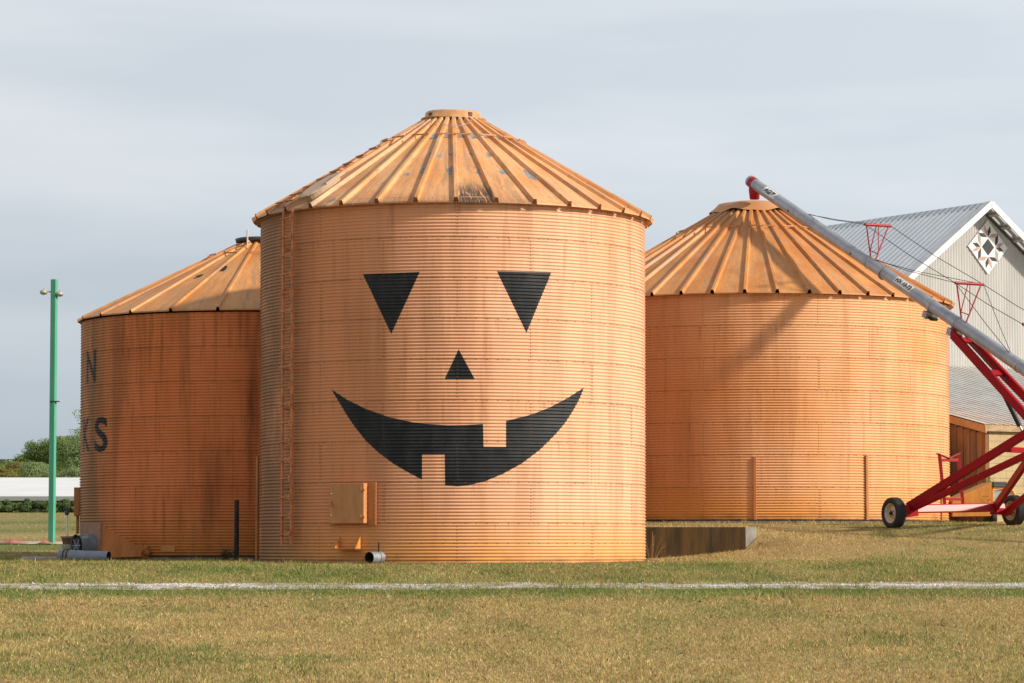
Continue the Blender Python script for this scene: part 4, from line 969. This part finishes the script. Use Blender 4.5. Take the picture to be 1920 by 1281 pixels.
        prof += [(rt - 0.004, hw * 0.62), (0.368, hw * 0.82), (0.345, hw), (0.30, hw * 1.06), (0.25, hw * 0.98), (0.235, hw * 0.8), (0.22, 0)]
        ty.lathe(prof + [prof[0]], 56, Mw)
        ty.v = [(x, y, max(z, p.z - root.location.z - rt + 0.028)) for x, y, z in ty.v]
        ty.build('tyre', M_rubber, we)
        rm = MB(); rm.lathe([(0.238, -hw * 0.86), (0.225, -hw * 0.80), (0.205, -hw * 0.55), (0.19, -hw * 0.15), (0.15, -hw * 0.20), (0.085, -hw * 0.45), (0.07, -hw * 0.5), (0.001, -hw * 0.5)], 40, Mw)
        rm.lathe([(0.238, hw * 0.86), (0.225, hw * 0.80), (0.205, hw * 0.4), (0.15, -hw * 0.1), (0.001, -hw * 0.1)], 40, Mw)
        rm.build('rim', M_rim, we)
        hb = MB(); hb.lathe([(0.05, -hw * 0.5), (0.048, -hw * 0.85), (0.035, -hw * 0.95), (0.001, -hw * 0.95)], 20, Mw)
        for q in range(5): hb.lathe([(0.012, -hw * 0.4), (0.012, -hw * 0.6), (0.001, -hw * 0.6)], 8, Mw @ Matrix.Translation((0.085 * math.cos(q * 1.2566), 0.085 * math.sin(q * 1.2566), 0)))
        hb.build('hub', M_black, we)
    # transport cradle on the axle
    b = MB(); Y0 = 74.55
    zb_ = (p0 + (p1 - p0) * 0.5).z + 0.15
    q = lambda px, py, dy=0: P(px, py, Y0 + (px - 1780) * 0.0075 + dy)
    b.beam(q(1761, 851), q(1772, 951), 0.075, 0.075, Vector((0, 1, 0))); b.beam(q(1796.5, 851), q(1806, 951), 0.075, 0.075, Vector((0, 1, 0)))
    b.beam(q(1764, 863), q(1796, 863), 0.06, 0.075); b.beam(q(1771, 935.5), q(1802, 936), 0.06, 0.07)
    b.beam(q(1757, 850.5), q(1780, 860), 0.12, 0.02); b.beam(q(1779, 860), q(1799.5, 850), 0.12, 0.02)
    bevel(W(b, 'cradle', M_red2), 0.006)
    # intake end resting on the ground outside the picture
    b = MB(); g = gz(end.x, end.y); b.beam(end - D * 1.0, end + D * 0.3, 0.5, 0.45); W(b, 'intake', M_red)
grain_auger()

# ------------------------------------------------------------------ orange duct of the right bin
def right_duct():
    Y = 80.6; a = P(1786, 968, Y); root = thing('aeration_duct', 'bright orange wedge duct with bolts in a smile pattern, beside the block wall', 'duct', tuple(a))
    pts = [P(x, y, Y) - a for x, y in ((1786, 969), (1858.5, 968), (1859, 904.5), (1812, 925), (1786, 938))]
    m = MB(); n = len(pts); dpt = Vector((-0.12, 0.85, 0)); vs = pts + [p + dpt for p in pts]
    m.add(vs, [tuple(range(n)), tuple(range(2 * n - 1, n - 1, -1))] + [(i, i + n, (i + 1) % n + n, (i + 1) % n) for i in (0, 1, 4)], 0)
    m.add(vs, [(i, i + n, (i + 1) % n + n, (i + 1) % n) for i in (2, 3)], 1)
    bevel(m.build('duct_body', [M_yellow_orange, mat('tan_top', (0.42, 0.28, 0.15), 0.6)], root), 0.01)
    for x, y in ((1845, 930.5), (1851.5, 930.5), (1841.5, 937), (1855, 937), (1843, 941), (1845.5, 943), (1852, 943)):
        p = P(x, y, Y - 0.012) - a; b = MB(); b.lathe([(0.014, 0), (0.014, 0.006), (0.001, 0.007)], 8, Matrix.Translation(p) @ Matrix.Rotation(PI / 2, 4, 'X')); b.build('bolt', M_rust, root)
right_duct()

# ------------------------------------------------------------------ sheds
GD = Vector((0.857, 0.515, 0)); ND = Vector((0.515, -0.857, 0))     # along the gable, and out of it
def sheds():
    apex = P(1860, 380, 96.0); base = 2.1
    root = thing('machine_shed', 'tall grey corrugated metal shed with a silver roof and white gable trim', 'shed', (apex.x, apex.y, base))
    hA = apex.z - base; pitch = 0.765; half = 9.0; Lr = 34.0; ov = 0.55
    Mx = Matrix((GD, -ND, Vector((0, 0, 1)))).transposed().to_4x4()      # x along gable, y back along ridge, z up
    m_wall = mat('grey_cladding', (0.43, 0.42, 0.40), 0.55, 0.0, (0.37, 0.36, 0.345), 2, (1, 1, 0.2))
    m_timber = mat('grey_timber', (0.4, 0.37, 0.32), 0.8, 0, (0.3, 0.27, 0.23), 4)
    m_roof = mat('silver_roof', (0.93, 0.94, 0.95), 0.22, 0.65, (0.86, 0.88, 0.9), 1.2, (1, 1, 1))
    # corrugated gable
    vs = []; fs = []; st = 0.0265; k = 0; x = -half
    prof = (0, 0.012, 0.012, 0)
    while x < half + 1e-6:
        y = ov + 0.02 - (0.011 * math.cos(2 * PI * x / 0.106)); zt = hA - 0.22 - abs(x) * pitch
        vs += [Mx @ Vector((x, y, -0.3)), Mx @ Vector((x, y, max(zt, 0.0)))]; k += 1; x += st
    fs = [(2 * i, 2 * i + 2, 2 * i + 3, 2 * i + 1) for i in range(k - 1)]
    g = MB(); g.add(vs, fs, 0, True); g.build('gable_wall', m_wall, root)
    # side walls
    s = MB()
    for sg in (-1, 1): s.box((sg * (half - 0.05), Lr / 2 + ov, (hA - half * pitch) / 2 - 0.15), (0.1, Lr - ov, hA - half * pitch + 0.1), Mx)
    s.build('side_wall', m_wall, root)
    # roof slopes with raised ribs
    sl = math.hypot(1, pitch); rf = MB()
    for sg in (-1, 1):
        dn = Vector((sg / sl, 0, -pitch / sl)); up = Vector((sg * pitch / sl, 0, 1 / sl)); Ls = (half + 0.5) * sl
        pr = []; y = 0.0
        while y < Lr: pr += [(y, 0), (y + 0.19, 0), (y + 0.225, 0.05), (y + 0.27, 0.05), (y + 0.305, 0)]; y += 0.305
        v = []
        for yy, hh in pr:
            for t in (0, Ls): v.append(Mx @ (Vector((0, yy, hA)) + dn * t + up * hh))
        rf.add(v, [(2 * i, 2 * i + 1, 2 * i + 3, 2 * i + 2) for i in range(len(pr) - 1)])
    roof = rf.build('roof', m_roof, root)
    rc = MB()
    for sg in (-1, 1):
        dn = Vector((sg / sl, 0, -pitch / sl)); up = Vector((sg * pitch / sl, 0, 1 / sl)); o = Vector((0, 0, hA))
        v = [Mx @ (o + up * 0.045), Mx @ (o + up * 0.045 + Vector((0, Lr, 0))), Mx @ (o + up * 0.045 + dn * 0.26 + Vector((0, Lr, 0))), Mx @ (o + up * 0.045 + dn * 0.26)]; rc.add(v, [(0, 1, 2, 3)])
    rc.build('ridge_cap', mat('ridge_metal', (0.46, 0.48, 0.52), 0.4, 0.3), roof)
    for sg in (-1, 1):
        dn = Vector((sg / sl, 0, -pitch / sl)); up = Vector((sg * pitch / sl, 0, 1 / sl)); t = MB(); Ls = (half + 0.5) * sl; o = Vector((0, -0.012, hA))
        v = [o + up * 0.06, o + up * 0.06 + dn * Ls, o - up * 0.12 + dn * Ls, o - up * 0.12]; v = v + [p + Vector((0, 0.05, 0)) for p in v]
        t.add([Mx @ p for p in v], [(0, 1, 2, 3), (7, 6, 5, 4), (0, 4, 5, 1), (2, 6, 7, 3), (1, 5, 6, 2), (0, 3, 7, 4)]); t.build('rake_trim', M_white, root)
        f = MB(); v = [o + up * 0.05 + Vector((0, 0.04, 0)), o + up * 0.05 + dn * Ls + Vector((0, 0.04, 0)), o + up * 0.05 + dn * Ls + Vector((0, 0.34, 0)), o + up * 0.05 + Vector((0, 0.34, 0))]
        v = [p + up * 0.012 for p in v]; f.add([Mx @ p for p in v], [(0, 1, 2, 3)]); f.build('rake_flashing', M_white, root)
        q = 0.5
        while q < Ls - 0.2:
            pu = MB(); pu.box((0, 0, 0), (0.1, ov - 0.06, 0.07), Mx @ Matrix.Translation(Vector((0, 0.06 + ov / 2 - 0.02, hA)) + dn * q - up * 0.045) @ Matrix.Rotation(math.atan(pitch) * sg, 4, 'Y')); q += 0.62
            pu.build('purlin', m_timber, root)
    # barn quilt hung on the gable
    qc = None
    n_ = ND.copy(); d = ray(1852.5, 463.5); pl = root.location + Mx @ Vector((0, ov - 0.03, 0)); tt = (pl - CAM).dot(n_) / d.dot(n_); qc = CAM + d * tt
    quilt = thing('barn_quilt', 'diamond barn quilt board with a black and tan star, high on the shed gable', 'sign', tuple(qc))
    hw, hh = 0.80, 0.86
    def poly(mb, pts, mi, lift): mb.add([Mx @ Vector((p * hw, -lift, q * hh)) for p, q in pts], [tuple(range(len(pts)))], mi)
    bo = MB(); n = 4; dia = [(1, 0), (0, 1), (-1, 0), (0, -1)]
    vs = [Mx @ Vector((p * hw, 0, q * hh)) for p, q in dia] + [Mx @ Vector((p * hw, 0.03, q * hh)) for p, q in dia]
    bo.add(vs, [(0, 3, 2, 1), (4, 5, 6, 7)] + [(i, (i + 1) % 4, (i + 1) % 4 + 4, i + 4) for i in range(4)]); bo.build('board', mat('quilt_white', (0.70, 0.70, 0.69), 0.6, 0, (0.63, 0.63, 0.62), 5), quilt)
    st_ = MB(); rot = lambda pts, k: pts if k == 0 else rot([(-q, p) for p, q in pts], k - 1)
    poly(st_, [(0.31, 0), (0, 0.315), (-0.31, 0), (0, -0.315)], 0, 0.004)
    b1 = [(0.12, 0.79), (-0.02, 0.6), (0.0, 0.37), (0.14, 0.555)]; t1 = [(-0.2, 0.82), (-0.16, 0.54), (-0.012, 0.37), (-0.03, 0.6)]
    b2 = [(-0.5, 0.515), (-0.36, 0.37), (-0.04, 0.355), (-0.19, 0.5)]; t2 = [(-0.515, 0.5), (-0.5, 0.2), (-0.36, 0.03), (-0.37, 0.355)]
    for k in range(4):
        poly(st_, rot(b1, k), 0, 0.004); poly(st_, rot(t1, k), 1, 0.004); poly(st_, rot(b2, k), 0, 0.004); poly(st_, rot(t2, k), 1 if k % 2 else 2, 0.004)
    st_.build('star_pattern', [mat('quilt_black', (0.02, 0.022, 0.027), 0.6, 0, (0.04, 0.04, 0.045), 9), mat('quilt_tan', (0.42, 0.27, 0.22), 0.6, 0, (0.52, 0.28, 0.25), 7), mat('quilt_brown', (0.33, 0.25, 0.2), 0.6, 0, (0.40, 0.29, 0.24), 7)], quilt)

    # lean-to in front of the gable
    c = P(1849, 796, 82.6); gp = root.location + Mx @ Vector((0, ov, 0)); dist = (c - gp).dot(ND); base2 = gz(c.x, c.y) - 0.1
    jz = P(1850, 675.5, (c - ND * dist).y).z
    lt = thing('lean_to', 'low lean-to with silver roof, brown plank side and tan block front', 'building', (c.x, c.y, base2))
    eh = c.z - base2; rise = (jz - c.z) / dist; Wd = 14.0
    # x along the front, y back towards the gable
    s2 = math.hypot(1, rise); rf = MB(); pr = []; x = -0.12
    while x < Wd: pr += [(x, 0), (x + 0.245, 0), (x + 0.26, 0.025), (x + 0.29, 0.025), (x + 0.305, 0)]; x += 0.305
    v = []
    for xx, hh in pr:
        for yy in (-0.16, dist - 0.01): v.append(Mx @ Vector((xx, yy, eh + 0.03 + yy * rise + hh)))
    rf.add(v, [(2 * i, 2 * i + 2, 2 * i + 3, 2 * i + 1) for i in range(len(pr) - 1)])
    rf.build('roof', mat('pale_roof', (0.66, 0.65, 0.62), 0.42, 0.35, (0.54, 0.52, 0.49), 1.6, (1, 1, 1)), lt)
    m_trim = mat('tan_trim', (0.52, 0.32, 0.19), 0.7, 0, (0.42, 0.26, 0.15), 4, (1, 1, 1))
    t = MB(); t.box((Wd / 2 - 0.1, -0.11, eh - 0.085), (Wd + 0.1, 0.05, 0.2), Mx); t.build('fascia', mat('weathered_fascia', (0.48, 0.33, 0.2), 0.8, 0, (0.34, 0.23, 0.14), 6, (0.4, 0.4, 1)), lt)
    t = MB(); v = [(-0.13, -0.14, eh - 0.0 - 0.16 * rise), (-0.13, dist, eh + dist * rise), (-0.13, dist, eh + dist * rise - 0.2), (-0.13, -0.14, eh - 0.2 - 0.16 * rise)]; v += [(-0.09, b_, z_) for a_, b_, z_ in v]
    t.add([Mx @ Vector(p) for p in v], [(3, 2, 1, 0), (4, 5, 6, 7), (0, 1, 5, 4), (3, 7, 6, 2), (0, 4, 7, 3), (1, 2, 6, 5)]); t.build('rake_board', m_trim, lt)
    # planks: one board after another
    pk = MB(); y = 0.14; rr = random.Random(5); i = 0
    while y < dist:
        wdt = 0.27; pk.box((0.0 + rr.uniform(-0.004, 0.004), y + wdt / 2, (eh + y * rise) / 2 - 0.12), (0.03, wdt - 0.03, eh + y * rise - 0.22), Mx, i % 3); y += wdt; i += 1
    pk.box((0.03, dist / 2, eh / 2 - 0.1), (0.02, dist - 0.3, eh - 0.2), Mx, 3)
    wd1 = lambda n_, a_, b_: mat(n_, a_, 0.8, 0, b_, 1.6, (2.2, 2.2, 0.35), lo=0.35, hi=0.6, bump=0.3, bscale=20)
    pk.build('plank_wall', [wd1('plank_a', (0.33, 0.19, 0.12), (0.19, 0.13, 0.10)), wd1('plank_b', (0.29, 0.17, 0.11), (0.16, 0.115, 0.09)), wd1('plank_c', (0.37, 0.21, 0.13), (0.22, 0.15, 0.115)), M_dark], lt)
    cp = MB(); cp.box((0.0, 0.05, eh / 2 - 0.12), (0.12, 0.15, eh - 0.12), Mx); bevel(cp.build('corner_post', mat('corner_wood', (0.26, 0.12, 0.05), 0.8, 0, (0.17, 0.08, 0.04), 4, (1, 1, 0.2)), lt), 0.01)
    # block wall with real joints
    bw = MB(); row = 0; z = -0.1
    while z < eh - 0.2:
        x = 0.08 - (0.2 if row % 2 else 0.0)
        while x < Wd - 0.3:
            a_, b_ = max(x, 0.08), min(x + 0.4, Wd - 0.3)
            if b_ - a_ > 0.05: bw.box(((a_ + b_) / 2, 0.06, z + 0.1), (b_ - a_ - 0.006, 0.14, 0.194), Mx, 0)
            x += 0.4
        z += 0.2; row += 1
    bw.box((Wd / 2, 0.09, eh / 2 - 0.1), (Wd - 0.3, 0.10, eh - 0.1), Mx, 1)
    bw.build('block_wall', [mat('tan_block', (0.50, 0.38, 0.21), 0.85, 0, (0.43, 0.32, 0.175), 3, bump=0.2, bscale=40), mat('tan_mortar', (0.38, 0.29, 0.17), 0.9)], lt)
    # dark louvre on the block wall
    d = ray(1873, 911); tt = (c + Mx @ Vector((0, -0.01, 0)) - CAM).dot(ND) / d.dot(ND); q = CAM + d * tt - Vector(lt.location)
    lv = MB(); Mq = Matrix.Translation(q) @ Mx; lv.box((0, -0.02, 0), (0.46, 0.05, 0.22), Mq)
    for k in range(3): lv.box((0, -0.05, -0.07 + 0.07 * k), (0.44, 0.03, 0.035), Mq)
    lv.build('wall_vent', mat('vent_dark', (0.05, 0.05, 0.052), 0.6), lt)
    # small orange framed machine in front of the block wall
    a = P(1880, 968, 81.2); z0_ = gz(a.x, a.y)
    mc = thing('ride_on_mower', 'small orange framed vehicle with a grey blue windscreen, behind the auger wheel', 'vehicle', (a.x, a.y, z0_))
    X = lambda px, py, dy=0: P(px, py, 81.2 + dy) - Vector((a.x, a.y, z0_))
    pts = [X(1860.5, 960), X(1860.5, 920), X(1863, 917), X(1893, 917), X(1899, 921), X(1904, 932), X(1906, 944), X(1906, 960)]
    f = MB(); f.tube(pts, 0.045, 10); f.tube([p + Vector((0, 0.9, 0)) for p in pts], 0.045, 10)
    for p in (pts[1], pts[4]): f.beam(p, p + Vector((0, 0.9, 0)), 0.06, 0.06)
    f.build('roll_frame', M_yellow_orange, mc)
    g = MB(); g.add([X(1862, 945), X(1900, 945), X(1897, 922), X(1863, 919)], [(0, 1, 2, 3)]); g.add([p + Vector((0, 0.03, 0)) for p in (X(1862, 945), X(1900, 945), X(1897, 922), X(1863, 919))], [(3, 2, 1, 0)]); g.build('windscreen', mat('blue_glass', (0.22, 0.30, 0.36), 0.15, 0.0, (0.5, 0.55, 0.58), 3, spec=0.6), mc)
    h = MB(); h.box((0, 0.35, 0), (0.56, 0.9, 0.30), Matrix.Translation(X(1882, 950))); bevel(h.build('body', mat('yellow_body', (0.6, 0.36, 0.05), 0.45), mc), 0.05, 3)
    for px in (1864, 1900):
        for dy in (0.05, 0.85):
            ww = MB(); ww.lathe([(0.05, -0.06), (0.13, -0.07), (0.15, -0.04), (0.15, 0.04), (0.13, 0.07), (0.05, 0.06)], 20, Matrix.Translation(Vector((X(px, 960).x, dy, 0.13))) @ Matrix.Rotation(PI / 2, 4, 'Y')); ww.build('wheel', M_rubber, mc)
sheds()

# ------------------------------------------------------------------ light pole
def light_pole():
    Y = 85.0; b = P(97, 1016, Y); z0 = gz(b.x, b.y); hgt = P(97, 524, Y).z - z0
    root = thing('light_pole', 'tall green painted square pole with two small lamp heads near its top', 'light pole', (b.x, b.y, z0))
    m = MB(); m.box((0, 0, hgt / 2 - 0.05), (0.155, 0.155, hgt + 0.1), Matrix.Rotation(d2(-16), 4, 'Z'))
    mt = mat('green_paint', (0.065, 0.34, 0.205), 0.5, 0, (0.10, 0.37, 0.235), 2, (3, 3, 0.4))
    bevel(m.build('pole', mt, root), 0.012)
    zl = P(97, 549, Y).z - z0
    for sg, dz in ((-1, 0.02), (1, -0.03)):
        l = MB(); px = (82, 112)[sg > 0]; c = P(px, 550, Y); x = c.x - b.x
        l.lathe([(0.001, -0.035), (0.09, -0.045), (0.105, -0.03), (0.10, 0.02), (0.06, 0.05), (0.001, 0.055)], 18, Matrix.Translation((x, -0.02, zl + dz)) @ Matrix.Scale(1.0, 4) @ Matrix.Diagonal((1, 1.2, 1, 1)))
        l.lathe([(0.025, 0.04), (0.025, 0.10), (0.001, 0.11)], 10, Matrix.Translation((x + 0.02, -0.02, zl + dz)))
        l.beam(Vector((sg * 0.06, -0.02, zl + dz)), Vector((x, -0.02, zl + dz + 0.01)), 0.04, 0.04); hd = l.build('lamp_head', mat('lamp_grey', (0.45, 0.42, 0.36), 0.5, 0.2, (0.36, 0.33, 0.27), 9), root)
        lens = MB(); lens.lathe([(0.094, -0.047), (0.06, -0.075), (0.001, -0.085)], 18, Matrix.Translation((x, -0.02, zl + dz)) @ Matrix.Diagonal((1, 1.2, 1, 1))); lens.build('lens', mat('lamp_lens', (0.5, 0.45, 0.33), 0.3), hd)
    zb = P(97, 753, Y).z - z0; k = MB(); k.box((0.05, -0.03, zb), (0.26, 0.14, 0.025)); k.build('bracket', M_dark, root)
light_pole()

# ------------------------------------------------------------------ drive strip and red sheeting by the pole
def drive():
    xs = np.arange(-40, -7.5, 0.3); V = []; Fc = []
    for x in xs:
        for f in (-1, 0, 1):
            y = 85.2 + f * (0.85 + 0.5 * (fbm(np.array([x * 0.9 + 9 * f]), np.array([7.0]))[0] - 0.5)); V.append((x, y, gz(x, y) + 0.02))
    for i in range(len(xs) - 1):
        for j in range(2): Fc.append((i * 3 + j, i * 3 + 3 + j, i * 3 + 4 + j, i * 3 + 1 + j))
    o = np_mesh('gravel_drive', np.array(V), np.array(Fc), None, mat('pale_gravel', (0.6, 0.5, 0.42), 0.9, 0, (0.42, 0.3, 0.22), 1.5, bump=0.5, bscale=30), True); o['kind'] = 'structure'
    for x0, x1, y, lab in ((-3, 52, 1021, 'long crumpled red plastic sheet lying on the pale drive'), (72, 98, 1019, 'small heap of red sheeting at the foot of the green pole')):
        a, b = P(x0, y, 84.7), P(x1, y, 84.7); n = 22; k = 8; m = MB(); vs = []
        c = (a + b) / 2; zc = gz(c.x, c.y)
        for i in range(n + 1):
            for j in range(k + 1):
                x = a.x + (b.x - a.x) * i / n; yy = a.y - 0.35 + 0.7 * j / k; e = math.sin(PI * i / n) * math.sin(PI * j / k)
                vs.append((x - c.x, yy - c.y, gz(x, yy) - zc + 0.03 + 0.13 * e * float(fbm(np.array([x * 4.0]), np.array([yy * 5.0]))[0])))
        m.add(vs, [(i * (k + 1) + j, (i + 1) * (k + 1) + j, (i + 1) * (k + 1) + j + 1, i * (k + 1) + j + 1) for i in range(n) for j in range(k)], 0, True)
        o = m.build('red_sheet', mat('red_plastic', (0.36, 0.06, 0.045), 0.5, 0, (0.45, 0.2, 0.15), 4), None, (c.x, c.y, zc)); tag(o, lab, 'plastic sheet')
drive()

# ------------------------------------------------------------------ long white roofed building, shrubs and trees behind
def long_house():
    Y = 146.0; a, b = P(-700, 930, Y), P(420, 930, Y); ze = P(0, 930.5, Y).z; zr = P(0, 895.5, Y + 9).z; z0 = gz(P(60, 950, Y).x, Y) - 0.3; xm = (a.x + b.x) / 2
    root = thing('long_house', 'long low building with a plain white roof, far behind the green pole', 'building', (xm, Y, z0)); h = (b.x - a.x) / 2
    w_ = MB(); w_.box((0, 5, (ze - z0) / 2 - 0.05), (2 * h - 0.8, 9.4, ze - z0 - 0.1)); w_.build('wall', mat('grey_boards', (0.16, 0.155, 0.15), 0.85, 0, (0.25, 0.24, 0.22), 1.2, (3, 1, 0.2)), root)
    r = MB(); T = zr - z0; E = ze - z0
    v = [(-h, -0.5, E), (h, -0.5, E), (h, 9, T), (-h, 9, T), (h, 18.5, E), (-h, 18.5, E)]; v += [(x, y, z - 0.12) for x, y, z in v]
    r.add(v, [(0, 1, 2, 3), (3, 2, 4, 5), (0, 6, 7, 1), (7, 6, 9, 8), (9, 11, 10, 8), (0, 3, 9, 6), (3, 5, 11, 9), (1, 7, 8, 2), (2, 8, 10, 4), (4, 10, 11, 5)]); r.build('roof', mat('white_roof', (0.74, 0.74, 0.75), 0.5, 0, (0.66, 0.67, 0.68), 0.3, (1, 4, 1)), root)
    g = MB(); g.beam(Vector((-h, -0.52, E - 0.12)), Vector((h, -0.52, E - 0.12)), 0.12, 0.2); g.build('gutter', mat('grey_gutter', (0.3, 0.31, 0.3), 0.6), root)
long_house()

def leaf_mat(name, c, c2, sc):
    m = mat(name, c, 0.75, 0, c2, sc, lo=0.35, hi=0.65, detail=3, spec=0.15); t = m.node_tree
    b = t.nodes['Principled BSDF']; o = t.nodes['Material Output']; tr = N(t, 'ShaderNodeBsdfTranslucent'); ms = N(t, 'ShaderNodeMixShader'); ms.inputs[0].default_value = 0.4
    src = b.inputs['Base Color'].links[0].from_socket; t.links.new(src, tr.inputs[0]); t.links.new(b.outputs[0], ms.inputs[1]); t.links.new(tr.outputs[0], ms.inputs[2]); t.links.new(ms.outputs[0], o.inputs[0]); return m
LEAF = {'mid': leaf_mat('leaf_mid', (0.15, 0.215, 0.07), (0.26, 0.34, 0.11), 0.9), 'pale': leaf_mat('leaf_pale', (0.20, 0.265, 0.115), (0.32, 0.39, 0.17), 0.9), 'yellow': leaf_mat('leaf_yellow', (0.17, 0.165, 0.045), (0.30, 0.27, 0.08), 0.9), 'dark': leaf_mat('leaf_dark', (0.10, 0.155, 0.065), (0.19, 0.255, 0.10), 0.9)}
M_bark = mat('bark', (0.12, 0.09, 0.065), 0.9, 0, (0.07, 0.05, 0.04), 4, (1, 1, 0.2), bump=0.5)
def tree(name, label, px, topy, Y, wpx, kind, nleaf=7000, leaf=0.2, trunk_h=0.3, group='trees behind the white roof', cat='tree', blobs=34, aspect=None):
    c = P(px, topy, Y); z0 = gz(c.x, Y); H = c.z - z0; Rw = wpx / F * Y / 2
    root = thing(name, label, cat, (c.x, Y, z0 - 0.1), 0, group)
    bz = H * trunk_h; cen = []
    for i in range(blobs):
        t = rng.random(); zz = bz + (H - bz) * (0.06 + 0.86 * t); pr = math.sqrt(max(0.05, 1 - ((t - 0.38) / 0.66) ** 2)) * Rw
        a = rng.random() * 6.28; d = pr * math.sqrt(rng.random()) * 0.85; cen.append((d * math.cos(a), d * math.sin(a), zz, (0.2 + 0.3 * rng.random()) * min(Rw, (H - bz) * 0.6)))
    cen = np.array(cen); idx = rng.integers(0, blobs, nleaf); u = rng.normal(size=(nleaf, 3)); u /= np.linalg.norm(u, axis=1)[:, None]
    rad = cen[idx, 3:4] * (0.35 + 0.85 * rng.random((nleaf, 1)) ** 0.7); p = cen[idx, :3] + u * rad * np.array((1, 1, 0.8)); p[:, 2] = np.clip(p[:, 2], 0.12 * H, H + 0.1)
    nn = u + rng.normal(size=(nleaf, 3)) * 0.6; nn /= np.linalg.norm(nn, axis=1)[:, None]
    t1 = np.cross(nn, rng.normal(size=(nleaf, 3))); t1 /= np.linalg.norm(t1, axis=1)[:, None]; t2 = np.cross(nn, t1); s = leaf * (0.6 + 0.8 * rng.random((nleaf, 1)))
    V = np.stack([p - t1 * s, p - t2 * s * 0.55, p + t1 * s, p + t2 * s * 0.55], 1).reshape(-1, 3)
    np_mesh('crown', V, np.arange(4 * nleaf).reshape(-1, 4), None, LEAF[kind], False, root)
    tk = MB(); r0 = 0.035 * H + 0.05
    tk.tube([Vector((0, 0, -0.3)), Vector((0.1 * r0, 0, bz)), Vector((0.3 * r0, 0.2 * r0, H * 0.75))], [r0, r0 * 0.75, r0 * 0.2], 9)
    for i in range(6):
        q = cen[rng.integers(0, blobs)]; b0 = Vector((0, 0, bz * (0.8 + 0.5 * rng.random()))); tk.tube([b0, (b0 + Vector(q[:3])) / 2 + Vector((0, 0, -0.2)), Vector(q[:3])], [r0 * 0.4, r0 * 0.25, r0 * 0.1], 6)
    tk.build('trunk', M_bark, root); return root
def background():
    T = [('dark distant tree low on the skyline at the far left', 10, 862, 330, 60, 'dark', 5000, 0.25), ('small dark rounded treetop far back beside the yellowish tree', 27, 857, 320, 34, 'dark', 3500, 0.25),
         ('yellow green round tree above the white roof', 28, 866, 235, 36, 'yellow', 6000, 0.17), ('olive low tree at the picture edge above the white roof', -6, 872, 225, 40, 'yellow', 6000, 0.17),
         ('pale grey green bushy tree close behind the white roof', 62, 868, 205, 50, 'pale', 9000, 0.14), ('tall bright crowned tree just left of the green pole', 74, 819, 250, 40, 'mid', 9000, 0.17),
         ('mid green tree sloping down behind the yellow tree', 47, 848, 255, 36, 'mid', 7000, 0.17), ('wide dark green tree directly behind the green pole', 96, 832, 262, 52, 'dark', 9000, 0.18),
         ('tall dense green tree between the pole and the shaded bin', 124, 818, 250, 54, 'mid', 12000, 0.17), ('low green tree against the shaded bin edge', 138, 876, 210, 40, 'pale', 8000, 0.14),
         ('dense green tree mostly hidden behind the shaded bin', 170, 806, 245, 60, 'mid', 9000, 0.17), ('dark green tree behind the yellow one', 8, 866, 265, 44, 'mid', 6000, 0.18), ('broad green tree filling the gap between the yellow tree and the pole', 58, 852, 270, 50, 'mid', 7000, 0.18), ('low olive tree along the white roof beneath the tall crowned tree', 84, 872, 212, 40, 'mid', 7000, 0.17)]
    for i, (lab, px, ty, Y, wp, kd, nl, lf) in enumerate(T): tree('tree', lab, px, ty, Y, wp * 1.9, kd, int(nl * 2.6), lf * 0.36)
    tree('tree', 'thin leafy tree with drooping sprays peeking past the shaded bin', 176, 757, 160, 104, 'pale', 5200, 0.055, 0.35, blobs=20)
    S = [(-8, 936, 'mid', 30), (14, 934, 'dark', 26), (34, 938, 'mid', 24), (54, 932, 'dark', 26), (74, 935, 'dark', 24), (97, 937, 'mid', 26), (118, 933, 'dark', 26), (140, 936, 'mid', 26), (163, 936, 'mid', 26)]
    labs = ['leafy green shrub at the picture edge below the white roof', 'dark shrub second from the picture edge below the white roof', 'low bright green shrub below the white roof, left of the bronze one', 'bronze dark shrub, the fullest one left of the pole', 'dark shrub just left of the green pole', 'low shrub directly behind the green pole', 'dark tall shrub between the pole and the metal stake', 'green shrub above the metal stake by the bin edge', 'green shrub hidden by the shaded bin']
    for (px, ty, kd, wp), lab in zip(S, labs): tree('shrub', lab, px, ty, 141.0, wp * 1.35, kd, 5000, 0.034, 0.05, 'shrubs along the white roofed building', 'shrub', 14)
    # wooded rise on the horizon
    xs = np.linspace(-900, 900, 240); V = []; Fc = []
    for x in xs:
        h = 16 + 9 * float(fbm(np.array([x * 0.02]), np.array([3.0]))[0]) + 3 * float(fbm(np.array([x * 0.2]), np.array([8.0]))[0])
        V += [(x, 700, 4), (x, 720, h * 0.7), (x, 760, h), (x, 900, h * 0.6), (x, 950, 4)]
    for i in range(len(xs) - 1):
        for j in range(4): Fc.append((i * 5 + j, i * 5 + 5 + j, i * 5 + 6 + j, i * 5 + 1 + j))
    o = np_mesh('hills', np.array(V), np.array(Fc), None, mat('far_woods', (0.10, 0.14, 0.10), 0.95, 0, (0.14, 0.18, 0.14), 0.05, bump=0.6, bscale=0.4), True); o['kind'] = 'structure'
background()
